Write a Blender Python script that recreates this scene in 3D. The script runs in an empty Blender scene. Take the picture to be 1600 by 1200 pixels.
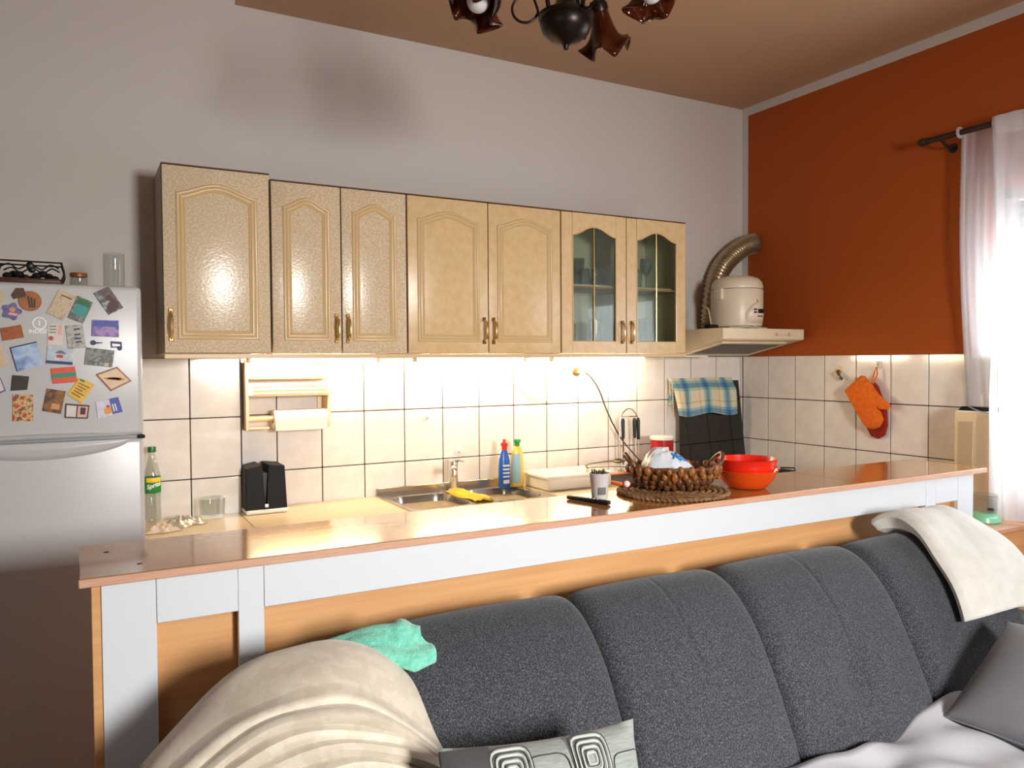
import bpy, bmesh, math, random
from mathutils import Vector, Matrix
random.seed(7)
S = bpy.context.scene
COL = S.collection
PI = math.pi

# ------------------------------------------------------------------ camera
ZT = 1.505                      # top of the wall tiles above the floor
cam_d = bpy.data.cameras.new('camera'); cam = bpy.data.objects.new('camera', cam_d); COL.objects.link(cam)
yaw, pitch, roll = 0.5059, 0.0279, -0.0067
fw = Vector((math.sin(yaw)*math.cos(pitch), math.cos(yaw)*math.cos(pitch), -math.sin(pitch)))
rt = Vector((math.cos(yaw), -math.sin(yaw), 0)); up = rt.cross(fw)
r2 = math.cos(roll)*rt + math.sin(roll)*up; u2 = -math.sin(roll)*rt + math.cos(roll)*up
cm = Matrix((r2, u2, -fw)).transposed().to_4x4(); cm.translation = Vector((-3.5741, -3.52, ZT-0.0274))
cam.matrix_world = cm
cam_d.sensor_width = 36; cam_d.lens = 1216.24*36/1600; cam_d.clip_start = 0.02; cam_d.clip_end = 100
S.camera = cam

# ------------------------------------------------------------------ world, light, exposure
w = bpy.data.worlds.new('sky'); S.world = w; w.use_nodes = True
bg = w.node_tree.nodes['Background']; bg.inputs[0].default_value = (0.86, 0.93, 1.0, 1); bg.inputs[1].default_value = 3.5
S.view_settings.view_transform = 'Standard'; S.view_settings.look = 'None'
S.view_settings.gamma = 1; S.view_settings.use_curve_mapping = False; S.view_settings.exposure = 0.32

def area(name, loc, to, sx, sy, power, col, spread=180):
    d = bpy.data.lights.new(name, 'AREA'); d.shape = 'RECTANGLE'; d.size = sx; d.size_y = sy; d.energy = power; d.color = col; d.spread = math.radians(spread)
    o = bpy.data.objects.new(name, d); COL.objects.link(o); o.location = loc
    o.rotation_euler = (Vector(to)-Vector(loc)).to_track_quat('-Z', 'Y').to_euler()
    return o
# daylight entering by the window behind the photographer, and by the curtained window in the orange wall
area('daylight_front_window', (-2.28, -5.16, ZT+0.22), (-2.3, 0, ZT-2.3), 0.60, 0.80, 78, (1.0, 0.975, 0.94), 125)
area('daylight_side_window', (0.235, -2.045, ZT-0.03), (-3, -2.06, ZT-0.25), 1.1, 0.95, 30, (0.86, 0.93, 1.0))
area('fill_light_left', (-5.16, -3.4, ZT+0.1), (0, -3.0, ZT-0.2), 1.2, 1.2, 5, (0.9, 0.95, 1.0))  # added fill for the dim room; the left wall has no window here

# ------------------------------------------------------------------ materials
def lin(c):
    return tuple(((v/255/12.92) if v/255 <= 0.04045 else ((v/255+0.055)/1.055)**2.4) for v in c) + (1,)
MATS = {}
def M(name, col, rough=0.5, metal=0.0, col2=None, vscale=8, stretch=(1, 1, 1), bump=0.0, bscale=80, spec=0.5, coat=0.0, sheen=0.0, lo=0.35, hi=0.65, detail=4, alpha=1.0, trans=0.0, emit=None, estr=0.0, ramp='LINEAR', bdist=0.002):
    m = bpy.data.materials.new(name); m.use_nodes = True; nt = m.node_tree; N = nt.nodes; L = nt.links
    p = N['Principled BSDF']; p.inputs['Base Color'].default_value = lin(col); p.inputs['Roughness'].default_value = rough
    p.inputs['Metallic'].default_value = metal; p.inputs['Specular IOR Level'].default_value = spec
    p.inputs['Coat Weight'].default_value = coat; p.inputs['Sheen Weight'].default_value = sheen
    p.inputs['Transmission Weight'].default_value = trans; p.inputs['Alpha'].default_value = alpha
    if emit: p.inputs['Emission Color'].default_value = lin(emit); p.inputs['Emission Strength'].default_value = estr
    if col2 or bump:
        tc = N.new('ShaderNodeTexCoord'); mp = N.new('ShaderNodeMapping'); mp.inputs['Scale'].default_value = stretch
        L.new(tc.outputs['Object'], mp.inputs[0])
    if col2:
        n = N.new('ShaderNodeTexNoise'); n.inputs['Scale'].default_value = vscale; n.inputs['Detail'].default_value = detail
        L.new(mp.outputs[0], n.inputs[0]); r = N.new('ShaderNodeValToRGB'); r.color_ramp.interpolation = ramp
        r.color_ramp.elements[0].position = lo; r.color_ramp.elements[0].color = lin(col)
        r.color_ramp.elements[1].position = hi; r.color_ramp.elements[1].color = lin(col2)
        L.new(n.outputs['Fac'], r.inputs[0]); L.new(r.outputs[0], p.inputs['Base Color'])
    if bump:
        n2 = N.new('ShaderNodeTexNoise'); n2.inputs['Scale'].default_value = bscale; n2.inputs['Detail'].default_value = 3
        L.new(mp.outputs[0], n2.inputs[0]); b = N.new('ShaderNodeBump'); b.inputs['Strength'].default_value = bump; b.inputs['Distance'].default_value = bdist
        L.new(n2.outputs['Fac'], b.inputs['Height']); L.new(b.outputs[0], p.inputs['Normal'])
    MATS[name] = m
    return m
def thin_glass(name, tint=(235, 242, 240), rough=0.02, ior=1.45, body=0.0, bodycol=(200, 210, 205)):
    m = bpy.data.materials.new(name); m.use_nodes = True; nt = m.node_tree; N = nt.nodes; L = nt.links
    N.remove(N['Principled BSDF']); out = N['Material Output']
    t = N.new('ShaderNodeBsdfTransparent'); t.inputs[0].default_value = lin(tint)
    g = N.new('ShaderNodeBsdfGlossy'); g.inputs[0].default_value = (1, 1, 1, 1); g.inputs['Roughness'].default_value = rough
    lw = N.new('ShaderNodeLayerWeight'); lw.inputs[0].default_value = 0.5
    pw = N.new('ShaderNodeMath'); pw.operation = 'POWER'; pw.inputs[1].default_value = 4.0; L.new(lw.outputs['Facing'], pw.inputs[0])
    f = N.new('ShaderNodeMath'); f.operation = 'MULTIPLY_ADD'; f.inputs[1].default_value = 0.75; f.inputs[2].default_value = ((ior-1)/(ior+1))**2; L.new(pw.outputs[0], f.inputs[0])
    mx = N.new('ShaderNodeMixShader'); L.new(f.outputs[0], mx.inputs[0]); L.new(g.outputs[0], mx.inputs[2])
    if body:
        d = N.new('ShaderNodeBsdfDiffuse'); d.inputs[0].default_value = lin(bodycol)
        m2 = N.new('ShaderNodeMixShader'); m2.inputs[0].default_value = body; L.new(t.outputs[0], m2.inputs[1]); L.new(d.outputs[0], m2.inputs[2])
        L.new(m2.outputs[0], mx.inputs[1])
    else: L.new(t.outputs[0], mx.inputs[1])
    L.new(mx.outputs[0], out.inputs[0])
    MATS[name] = m
    return m
def sheer(name, col, see=0.4):
    m = bpy.data.materials.new(name); m.use_nodes = True; nt = m.node_tree; N = nt.nodes; L = nt.links
    N.remove(N['Principled BSDF']); out = N['Material Output']
    t = N.new('ShaderNodeBsdfTransparent'); tl = N.new('ShaderNodeBsdfTranslucent'); d = N.new('ShaderNodeBsdfDiffuse')
    tl.inputs[0].default_value = lin(col); d.inputs[0].default_value = lin(col)
    a = N.new('ShaderNodeMixShader'); a.inputs[0].default_value = 0.5; L.new(tl.outputs[0], a.inputs[1]); L.new(d.outputs[0], a.inputs[2])
    b = N.new('ShaderNodeMixShader'); b.inputs[0].default_value = 1-see; L.new(t.outputs[0], b.inputs[1]); L.new(a.outputs[0], b.inputs[2])
    L.new(b.outputs[0], out.inputs[0]); MATS[name] = m
    return m
def printed(name, cols, scale, rough=0.35, dist=0.0, seed=0.0):
    """a small colour print: blotches of several flat colours"""
    m = bpy.data.materials.new(name); m.use_nodes = True; nt = m.node_tree; N = nt.nodes; L = nt.links
    p = N['Principled BSDF']; p.inputs['Roughness'].default_value = rough
    tc = N.new('ShaderNodeTexCoord'); mp = N.new('ShaderNodeMapping'); mp.inputs['Location'].default_value = (seed, seed*1.7, seed*0.3)
    n = N.new('ShaderNodeTexNoise'); n.inputs['Scale'].default_value = scale; n.inputs['Detail'].default_value = 2.5; n.inputs['Distortion'].default_value = dist
    r = N.new('ShaderNodeValToRGB'); e = r.color_ramp.elements; k = len(cols)
    while len(e) < k: e.new(0.5)
    for i, c in enumerate(cols):
        e[i].position = 0.30+0.40*i/max(1, k-1); e[i].color = lin(c)
    L.new(tc.outputs['Object'], mp.inputs[0]); L.new(mp.outputs[0], n.inputs[0]); L.new(n.outputs['Fac'], r.inputs[0]); L.new(r.outputs[0], p.inputs['Base Color'])
    MATS[name] = m
    return m

M('wall_paint', (206, 199, 192), 0.85, bump=0.12, bscale=60)
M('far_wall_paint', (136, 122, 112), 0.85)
M('ceiling_paint', (190, 152, 120), 0.9, bump=0.1, bscale=40)
M('floor_wood', (120, 84, 56), 0.35, col2=(92, 60, 40), vscale=3, stretch=(1, 12, 1))
M('tile_glaze', (236, 230, 224), 0.10, col2=(228, 221, 214), vscale=14, bump=0.06, bscale=12)
M('grout', (62, 44, 34), 0.9)
M('cabinet_foil', (208, 184, 148), 0.24, col2=(226, 208, 180), vscale=120, lo=0.42, hi=0.62, bump=0.35, bscale=95, stretch=(1, 1, 1.3))
M('cabinet_smooth', (218, 184, 134), 0.3, col2=(226, 196, 150), vscale=30, bump=0.08, bscale=160)
M('cabinet_carcass', (150, 132, 104), 0.5)
M('cabinet_edge', (92, 62, 36), 0.5)
M('cabinet_inner', (214, 212, 200), 0.55)
M('pelmet_wood', (222, 190, 146), 0.4)
M('moulding_foil', (214, 184, 138), 0.25)
M('bronze', (132, 100, 58), 0.32, metal=0.85)
M('brass', (214, 180, 120), 0.25, metal=0.8)
M('bar_laminate', (172, 120, 66), 0.13, col2=(166, 113, 61), vscale=5, stretch=(0.6, 14, 1), coat=0.25, lo=0.3, hi=0.7)
M('bar_edge', (204, 158, 130), 0.4, col2=(194, 148, 120), vscale=40, stretch=(0.4, 1, 6))
M('white_board', (210, 215, 220), 0.4)
M('beech_board', (214, 162, 108), 0.42, col2=(204, 150, 98), vscale=6, stretch=(0.5, 1, 10))
M('screw_dark', (30, 20, 14), 0.5, metal=0.4)
M('worktop', (232, 212, 178), 0.3, col2=(222, 200, 164), vscale=60)
M('fridge_white', (194, 193, 192), 0.30, bump=0.02, bscale=220)
M('fridge_grey', (150, 155, 160), 0.35)
M('logo_white', (252, 252, 250), 0.3)
M('steel', (196, 190, 178), 0.22, metal=0.95)
M('chrome', (226, 223, 218), 0.22, metal=1.0)
M('black_plastic', (11, 11, 11), 0.4)
M('black_matte', (16, 15, 14), 0.65, spec=0.3)
M('white_plastic', (238, 234, 222), 0.35)
M('cream_plastic', (232, 206, 166), 0.35)
M('holder_plastic', (238, 208, 168), 0.35)
M('paper', (240, 232, 216), 0.8, bump=0.2, bscale=120)
M('amber_plastic', (240, 150, 40), 0.3)
M('sofa_fabric', (30, 33, 38), 0.9, col2=(112, 116, 124), vscale=430, stretch=(1, 1, 0.45), lo=0.45, hi=0.80, detail=6, bump=0.5, bscale=300, sheen=0.15)
M('blanket_beige', (200, 189, 170), 0.55, col2=(208, 198, 181), vscale=30, lo=0.47, hi=0.53, detail=2, bump=0.25, bscale=220, sheen=0.3)
M('blanket_white', (204, 200, 191), 0.85, col2=(212, 209, 203), vscale=20, bump=0.3, bscale=260, sheen=0.2)
M('towel_mint', (104, 196, 170), 0.95, col2=(132, 216, 192), vscale=90, bump=0.9, bscale=330, sheen=0.4, bdist=0.004)
M('sheet_grey', (182, 182, 188), 0.7, col2=(194, 194, 200), vscale=5, bump=0.2, bscale=160)
M('pillow_grey', (122, 122, 128), 0.7, col2=(132, 131, 134), vscale=6, bump=0.2, bscale=300)
M('cushion_grey', (132, 138, 134), 0.55, col2=(152, 158, 152), vscale=40, stretch=(1, 8, 1), bump=0.2, bscale=300, sheen=0.2)
M('cushion_satin', (74, 72, 74), 0.35)
M('embroidery_light', (176, 180, 174), 0.5)
M('embroidery_dark', (42, 48, 46), 0.6)
M('wicker', (112, 66, 28), 0.45, col2=(70, 36, 14), vscale=40, bump=0.4, bscale=120)
M('wicker_light', (156, 100, 48), 0.45, col2=(96, 54, 24), vscale=34, bump=0.4, bscale=120)
M('mat_straw', (150, 108, 66), 0.7, col2=(92, 60, 34), vscale=60, bump=0.6, bscale=200)
M('bag_plastic', (226, 232, 240), 0.25, alpha=0.82)
M('bag_blue', (40, 120, 190), 0.4)
M('bowl_red', (226, 40, 20), 0.22)
M('bowl_orange', (216, 74, 18), 0.22)
M('can_red', (170, 22, 24), 0.3)
M('paper_cup', (206, 200, 196), 0.5)
M('potting', (52, 40, 30), 0.9, col2=(110, 96, 78), vscale=160)
M('grey_print', (110, 112, 108), 0.5)
M('mitt_orange', (222, 100, 16), 0.95, col2=(232, 116, 26), vscale=60, bump=0.5, bscale=260)
M('mitt_red', (150, 34, 12), 0.95, bump=0.4, bscale=260)
M('hood_white', (232, 216, 184), 0.35)
M('hood_filter', (96, 80, 52), 0.4, metal=0.4, col2=(70, 56, 36), vscale=200)
M('duct_alu', (176, 160, 130), 0.3, metal=0.85)
M('cooker_white', (228, 214, 190), 0.35)
M('panel_grey', (196, 192, 180), 0.4)
M('screen_dark', (30, 34, 36), 0.15)
M('cable_dark', (62, 52, 30), 0.6)
M('cable_white', (240, 234, 218), 0.5)
M('mint_plastic', (126, 196, 160), 0.3)
M('silver_plastic', (206, 188, 160), 0.32, metal=0.25)
M('silver_shade', (178, 160, 132), 0.4, metal=0.15)
M('rod_dark', (52, 44, 40), 0.4, metal=0.3)
M('shutter_grey', (128, 128, 122), 0.6)
M('frame_white', (232, 232, 232), 0.4)
M('iron_dark', (36, 24, 18), 0.35, metal=0.6)
M('bulb_white', (226, 222, 222), 0.15, spec=0.7)
M('soap_blue', (30, 96, 190), 0.3)
M('soap_clear', (176, 216, 226), 0.2)
M('soap_yellow', (246, 214, 110), 0.35)
M('cap_red', (214, 40, 30), 0.35)
M('cap_green', (40, 150, 70), 0.35)
M('cloth_yellow', (238, 192, 60), 0.9, bump=0.5, bscale=200)
M('bottle_green', (10, 100, 36), 0.3)
M('label_green', (16, 122, 44), 0.4)
M('label_yellow', (248, 200, 30), 0.4)
M('foil', (206, 200, 186), 0.3, metal=0.4, bump=0.6, bscale=60)
M('tissue', (232, 214, 190), 0.9)
M('copper_lid', (150, 90, 52), 0.4, metal=0.5)
M('basket_tray', (74, 34, 18), 0.5)
M('tray_orange', (226, 120, 50), 0.4)
M('olive_metal', (112, 104, 76), 0.35, metal=0.7)
M('wood_handle', (104, 54, 34), 0.5)
M('oven_white', (230, 228, 222), 0.35)
thin_glass('glass_clear', tint=(246, 248, 247))
thin_glass('glass_pane', tint=(232, 236, 228))
thin_glass('glass_tumbler', tint=(226, 230, 227), ior=1.6, body=0.12)
thin_glass('glass_smoked', tint=(96, 98, 98), rough=0.03, ior=1.7)
thin_glass('bottle_clear', tint=(245, 246, 244), ior=1.4, body=0.03)
thin_glass('amber_glass', tint=(120, 52, 24), rough=0.08, body=0.45, bodycol=(88, 34, 14))
sheer('curtain_sheer', (240, 238, 240), 0.34)
M('tube_glow', (255, 240, 215), 0.5, emit=(255, 233, 196), estr=95)
# orange field on the right wall with its white border along the ceiling and the corner
def orange_wall():
    m = bpy.data.materials.new('orange_wall'); m.use_nodes = True; N = m.node_tree.nodes; L = m.node_tree.links; p = N['Principled BSDF']
    p.inputs['Roughness'].default_value = 0.8
    tc = N.new('ShaderNodeTexCoord'); sp = N.new('ShaderNodeSeparateXYZ'); L.new(tc.outputs['Object'], sp.inputs[0])
    a = N.new('ShaderNodeMath'); a.operation = 'LESS_THAN'; a.inputs[1].default_value = -0.05; L.new(sp.outputs['Y'], a.inputs[0])
    b = N.new('ShaderNodeMath'); b.operation = 'LESS_THAN'; b.inputs[1].default_value = ZT+1.458; L.new(sp.outputs['Z'], b.inputs[0])
    c = N.new('ShaderNodeMath'); c.operation = 'MULTIPLY'; L.new(a.outputs[0], c.inputs[0]); L.new(b.outputs[0], c.inputs[1])
    mx = N.new('ShaderNodeMix'); mx.data_type = 'RGBA'; L.new(c.outputs[0], mx.inputs['Factor'])
    mx.inputs['A'].default_value = lin((206, 199, 192)); mx.inputs['B'].default_value = lin((168, 76, 4)); L.new(mx.outputs['Result'], p.inputs['Base Color'])
    MATS['orange_wall'] = m
orange_wall()
def plaid():
    m = bpy.data.materials.new('plaid'); m.use_nodes = True; N = m.node_tree.nodes; L = m.node_tree.links; p = N['Principled BSDF']; p.inputs['Roughness'].default_value = 0.9
    tc = N.new('ShaderNodeTexCoord'); sp = N.new('ShaderNodeSeparateXYZ'); L.new(tc.outputs['UV'], sp.inputs[0])
    def band(sock, k, off):
        a = N.new('ShaderNodeMath'); a.operation = 'MULTIPLY_ADD'; a.inputs[1].default_value = k; a.inputs[2].default_value = off; L.new(sock, a.inputs[0])
        f = N.new('ShaderNodeMath'); f.operation = 'FRACT'; L.new(a.outputs[0], f.inputs[0])
        r = N.new('ShaderNodeValToRGB'); r.color_ramp.interpolation = 'CONSTANT'; e = r.color_ramp.elements
        cs = [(0, (236, 230, 214)), (0.22, (232, 206, 150)), (0.27, (236, 232, 220)), (0.45, (170, 204, 210)), (0.55, (122, 164, 204)), (0.72, (184, 214, 202)), (0.82, (236, 232, 214))]
        while len(e) < len(cs): e.new(0.9)
        for i, (q, c) in enumerate(cs): e[i].position = q; e[i].color = lin(c)
        L.new(f.outputs[0], r.inputs[0]); return r.outputs[0]
    mx = N.new('ShaderNodeMix'); mx.data_type = 'RGBA'; mx.blend_type = 'MULTIPLY'; mx.inputs['Factor'].default_value = 1
    L.new(band(sp.outputs['X'], 3.0, 0.1), mx.inputs['A']); L.new(band(sp.outputs['Y'], 2.4, 0.35), mx.inputs['B']); L.new(mx.outputs['Result'], p.inputs['Base Color'])
    MATS['plaid'] = m
plaid()

# ------------------------------------------------------------------ helpers
ORIG = {}
class B:
    """collects geometry in world (or local) coordinates and links it as one mesh object"""
    def __init__(s): s.v = []; s.f = []; s.uv = None
    def add(s, vs, fs):
        k = len(s.v); s.v += [tuple(q) for q in vs]; s.f += [tuple(i+k for i in f) for f in fs]; return s
    def addbm(s, bm, mat=None):
        bm.verts.index_update(); vs = [(mat @ q.co if mat else q.co.copy()) for q in bm.verts]
        s.add(vs, [[q.index for q in f.verts] for f in bm.faces]); bm.free(); return s
    def box(s, x0, x1, y0, y1, z0, z1, bev=0.0, seg=2, mat=None):
        bm = bmesh.new(); bmesh.ops.create_cube(bm, size=1)
        for q in bm.verts: q.co = Vector(((x0+x1)/2+q.co.x*abs(x1-x0), (y0+y1)/2+q.co.y*abs(y1-y0), (z0+z1)/2+q.co.z*abs(z1-z0)))
        if bev: bmesh.ops.bevel(bm, geom=list(bm.edges), offset=bev, segments=seg, profile=0.5, affect='EDGES')
        return s.addbm(bm, mat)
    def lathe(s, prof, c=(0, 0, 0), n=32, mat=None, ang=2*PI, start=0.0, sx=1.0, sy=1.0):
        full = abs(ang-2*PI) < 1e-6; m = n if full else n+1; vs = []; fs = []
        for i in range(m):
            a = start+ang*i/n
            for r, z in prof:
                q = Vector((r*math.cos(a)*sx, r*math.sin(a)*sy, z)); q = (mat @ q) if mat else q
                vs.append(q+Vector(c))
        k = len(prof)
        for i in range(n if full else n):
            j = (i+1) % m
            for t in range(k-1): fs.append((i*k+t, j*k+t, j*k+t+1, i*k+t+1))
        return s.add(vs, fs)
    def tube(s, pts, r, n=8, closed=False, cap=True, flat=1.0):
        P = [Vector(q) for q in pts]; m = len(P); R = r if isinstance(r, (list, tuple)) else [r]*m
        vs = []; fs = []; prev = None
        for i in range(m):
            if closed: t = P[(i+1) % m]-P[i-1]
            else: t = P[min(i+1, m-1)]-P[max(i-1, 0)]
            t.normalize()
            if prev is None:
                a = Vector((0, 0, 1)) if abs(t.z) < 0.9 else Vector((1, 0, 0)); nn = t.cross(a).normalized()
            else:
                nn = (prev-t*prev.dot(t)); nn = nn.normalized() if nn.length > 1e-6 else t.orthogonal().normalized()
            prev = nn; bb = t.cross(nn)
            for k in range(n):
                a = 2*PI*k/n; vs.append(P[i]+nn*math.cos(a)*R[i]+bb*math.sin(a)*R[i]*flat)
        for i in range(m if closed else m-1):
            j = (i+1) % m
            for k in range(n): l = (k+1) % n; fs.append((i*n+k, i*n+l, j*n+l, j*n+k))
        if cap and not closed: fs.append(tuple(range(n-1, -1, -1))); fs.append(tuple((m-1)*n+k for k in range(n)))
        return s.add(vs, fs)
    def prism(s, poly, d0, d1, plane='xz'):
        def pt(a, b, d): return {'xz': (a, d, b), 'xy': (a, b, d), 'yz': (d, a, b)}[plane]
        n = len(poly); vs = [pt(a, b, d0) for a, b in poly]+[pt(a, b, d1) for a, b in poly]
        fs = [tuple(range(n)), tuple(range(2*n-1, n-1, -1))]+[(i, n+i, n+(i+1) % n, (i+1) % n) for i in range(n)]
        return s.add(vs, fs)
    def grid(s, fn, nu, nv, cu=False, cv=False, uv=False):
        vs = []; us = []
        for i in range(nu+1 if not cu else nu):
            for j in range(nv+1 if not cv else nv):
                vs.append(fn(i/nu, j/nv)); us.append((i/nu, j/nv))
        mv = nv+1 if not cv else nv; mu = nu+1 if not cu else nu; fs = []
        for i in range(nu):
            for j in range(nv): fs.append((i*mv+j, ((i+1) % mu)*mv+j, ((i+1) % mu)*mv+(j+1) % mv, i*mv+(j+1) % mv))
        if uv: s.uv = us
        return s.add(vs, fs)
    def ball(s, c, r, n=16, sz=(1, 1, 1)):
        bm = bmesh.new(); bmesh.ops.create_uvsphere(bm, u_segments=n, v_segments=max(6, n//2), radius=1)
        for q in bm.verts: q.co = Vector((c[0]+q.co.x*r*sz[0], c[1]+q.co.y*r*sz[1], c[2]+q.co.z*r*sz[2]))
        return s.addbm(bm)
    def mesh(s, name, org=(0, 0, 0)):
        me = bpy.data.meshes.new(name); o = Vector(org)
        me.from_pydata([Vector(q)-o for q in s.v], [], s.f)
        bm = bmesh.new(); bm.from_mesh(me); bmesh.ops.recalc_face_normals(bm, faces=bm.faces); bm.to_mesh(me); bm.free()
        if s.uv:
            ul = me.uv_layers.new(name='UVMap')
            for l in me.loops: ul.data[l.index].uv = s.uv[l.vertex_index]
        return me
    def obj(s, name, mat, parent=None, org=None, local=False, smooth=True, angle=40, solid=0.0, sub=0, soff=-1.0):
        o_w = Vector((0, 0, 0))
        if parent is not None and not local: o_w = ORIG.get(parent.name, Vector((0, 0, 0)))
        elif org is not None: o_w = Vector(org)
        me = s.mesh(name, (0, 0, 0) if local else o_w)
        ob = bpy.data.objects.new(name, me); COL.objects.link(ob); me.materials.append(MATS[mat] if isinstance(mat, str) else mat)
        if smooth:
            me.polygons.foreach_set('use_smooth', [True]*len(me.polygons)); me.set_sharp_from_angle(angle=math.radians(angle))
        if parent is not None: ob.parent = parent; ORIG[ob.name] = o_w
        else: ob.location = o_w; ORIG[ob.name] = o_w
        if solid: md = ob.modifiers.new('thickness', 'SOLIDIFY'); md.thickness = solid; md.offset = soff
        if sub: md = ob.modifiers.new('smooth', 'SUBSURF'); md.levels = sub; md.render_levels = sub
        return ob
def tag(o, label=None, cat=None, group=None, kind=None):
    if label: o['label'] = label
    if cat: o['category'] = cat
    if group: o['group'] = group
    if kind: o['kind'] = kind
    return o
def thing(name, label, cat, loc=(0, 0, 0), group=None, rot=None):
    o = bpy.data.objects.new(name, None); COL.objects.link(o); o.location = loc; o.empty_display_size = 0.05
    if rot: o.rotation_euler = rot
    ORIG[o.name] = Vector(loc)
    return tag(o, label, cat, group)
def struct(name, b, mat, parent=None, **k):
    o = b.obj(name, mat, parent, **k); o['kind'] = 'structure'; return o
def copy_part(o, parent, loc=None):
    c = o.copy(); COL.objects.link(c); c.parent = parent
    if loc is not None: c.location = loc
    return c
def copy_tree(o, parent=None):
    kids = list(o.children); c = o.copy(); COL.objects.link(c); c.parent = parent
    for k in kids: copy_tree(k, c)
    return c
def text(body, size, mat, parent, M4, name='lettering', extrude=0.0004, bold=False, shear=0.0):
    cu = bpy.data.curves.new(name, 'FONT'); cu.body = body; cu.size = size; cu.extrude = extrude; cu.align_x = 'CENTER'; cu.align_y = 'CENTER'; cu.shear = shear
    if bold: cu.offset = size*0.02
    t = bpy.data.objects.new(name+'_tmp', cu); COL.objects.link(t); dg = bpy.context.evaluated_depsgraph_get()
    me = bpy.data.meshes.new_from_object(t.evaluated_get(dg)); COL.objects.unlink(t); bpy.data.objects.remove(t)
    me.transform(M4); o = bpy.data.objects.new(name, me); COL.objects.link(o); me.materials.clear(); me.materials.append(MATS[mat])
    o.parent = parent
    return o
def smoothpath(pts, n=8):
    P = [Vector(q) for q in pts]; out = []
    for i in range(len(P)-1):
        p0 = P[max(i-1, 0)]; p1 = P[i]; p2 = P[i+1]; p3 = P[min(i+2, len(P)-1)]
        for k in range(n):
            t = k/n; out.append(0.5*((2*p1)+(p2-p0)*t+(2*p0-5*p1+4*p2-p3)*t*t+(3*p1-p0-3*p2+p3)*t**3))
    out.append(P[-1]); return out
FRONT = Matrix.Rotation(PI/2, 4, 'X')          # text lying in XZ, read from -Y
def at(x, y, z, R=FRONT): return Matrix.Translation((x, y, z)) @ R

# ================================================================== THE ROOM
ZC = ZT+1.509                                   # ceiling height
XL, YF = -5.2, -5.2
struct('floor', B().box(XL-.1, .25, YF-.1, .1, -.1, 0), 'floor_wood', smooth=False)
struct('ceiling', B().box(XL-.1, .25, YF-.1, .1, ZC, ZC+.1), 'ceiling_paint', smooth=False)
wb = struct('wall_back', B().box(XL, .25, 0, .1, 0, ZC), 'wall_paint', smooth=False)
wc = struct('wall_back_left', B().box(XL, -2.98, -.08, 0, 0, ZC), 'wall_paint', smooth=False)
struct('wall_left', B().box(XL-.1, XL, YF, .1, 0, ZC), 'far_wall_paint', smooth=False)
# window openings
WY0, WY1, WZ0, WZ1 = -2.62, -1.47, 0.95, ZT+0.75
b = B(); b.box(0, .25, WY1, 0, 0, ZC); b.box(0, .25, YF, WY0, 0, ZC); b.box(0, .25, WY0, WY1, 0, WZ0); b.box(0, .25, WY0, WY1, WZ1, ZC)
wr = struct('wall_right', b, 'orange_wall', smooth=False)
b = B(); FX0, FX1, FZ0, FZ1 = -2.55, -1.95, ZT-.15, ZT+.80
b.box(XL, FX0, YF-.1, YF, 0, ZC); b.box(FX1, .25, YF-.1, YF, 0, ZC); b.box(FX0, FX1, YF-.1, YF, 0, FZ0); b.box(FX0, FX1, YF-.1, YF, FZ1, ZC)
struct('wall_front', b, 'far_wall_paint', smooth=False)
# the window in the orange wall
b = B(); t = .05
b.box(.13, .19, WY0, WY0+t, WZ0, WZ1); b.box(.13, .19, WY1-t, WY1, WZ0, WZ1); b.box(.13, .19, WY0, WY1, WZ0, WZ0+t); b.box(.13, .19, WY0, WY1, WZ1-t, WZ1)
b.box(.13, .19, (WY0+WY1)/2-.04, (WY0+WY1)/2+.04, WZ0, WZ1)
win = struct('window_1', b, 'frame_white', smooth=False)
for y0, y1 in ((WY0+t, (WY0+WY1)/2-.04), ((WY0+WY1)/2+.04, WY1-t)):
    B().box(.157, .163, y0, y1, WZ0+t, WZ1-t).obj('pane', 'glass_clear', win, smooth=False)
sh = B()
for k in range(6): sh.box(.195, .21, WY0+.03, WY1-.03, WZ1-.05-.045*(k+1), WZ1-.05-.045*k-.003, .004)
sh.obj('roller_shutter', 'shutter_grey', win)
B().box(-.03, .13, WY0-.03, WY1+.03, WZ0-.03, WZ0).obj('window_sill', 'frame_white', win)
b = B(); t = .04
b.box(FX0, FX0+t, YF-.07, YF-.03, FZ0, FZ1); b.box(FX1-t, FX1, YF-.07, YF-.03, FZ0, FZ1); b.box(FX0, FX1, YF-.07, YF-.03, FZ0, FZ0+t); b.box(FX0, FX1, YF-.07, YF-.03, FZ1-t, FZ1)
win2 = struct('window_2', b, 'frame_white', smooth=False)
B().box(FX0+t, FX1-t, YF-.053, YF-.047, FZ0+t, FZ1-t).obj('pane', 'glass_clear', win2, smooth=False)

# tiles: 20 x 25 cm, each one a piece of its wall
TW, TH, TG, TT = .2, .25, .0045, .008
def tile_mesh(wd, hg, along):
    b = B()
    if along == 'x': b.box(TG/2, wd-TG/2, -TT, -.001, TG/2, hg-TG/2, .002, 1)
    else: b.box(-TT, -.001, TG/2, wd-TG/2, TG/2, hg-TG/2, .002, 1)
    me = b.mesh('tile'); me.materials.append(MATS['tile_glaze']); me.polygons.foreach_set('use_smooth', [True]*len(me.polygons)); me.set_sharp_from_angle(angle=.5)
    return me
def put_tile(me, parent, loc):
    o = bpy.data.objects.new('tile', me); COL.objects.link(o); o.parent = parent; o.location = loc
fx = tile_mesh(TW, TH, 'x'); fy = tile_mesh(TW, TH, 'y')
edge_l = tile_mesh(.1604, TH, 'x'); edge_r = tile_mesh(.0196, TH, 'x')
B().box(-2.98, -.001, -.003, 0, ZT-.75, ZT-.001).obj('grout', 'grout', wb, smooth=False)
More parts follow.
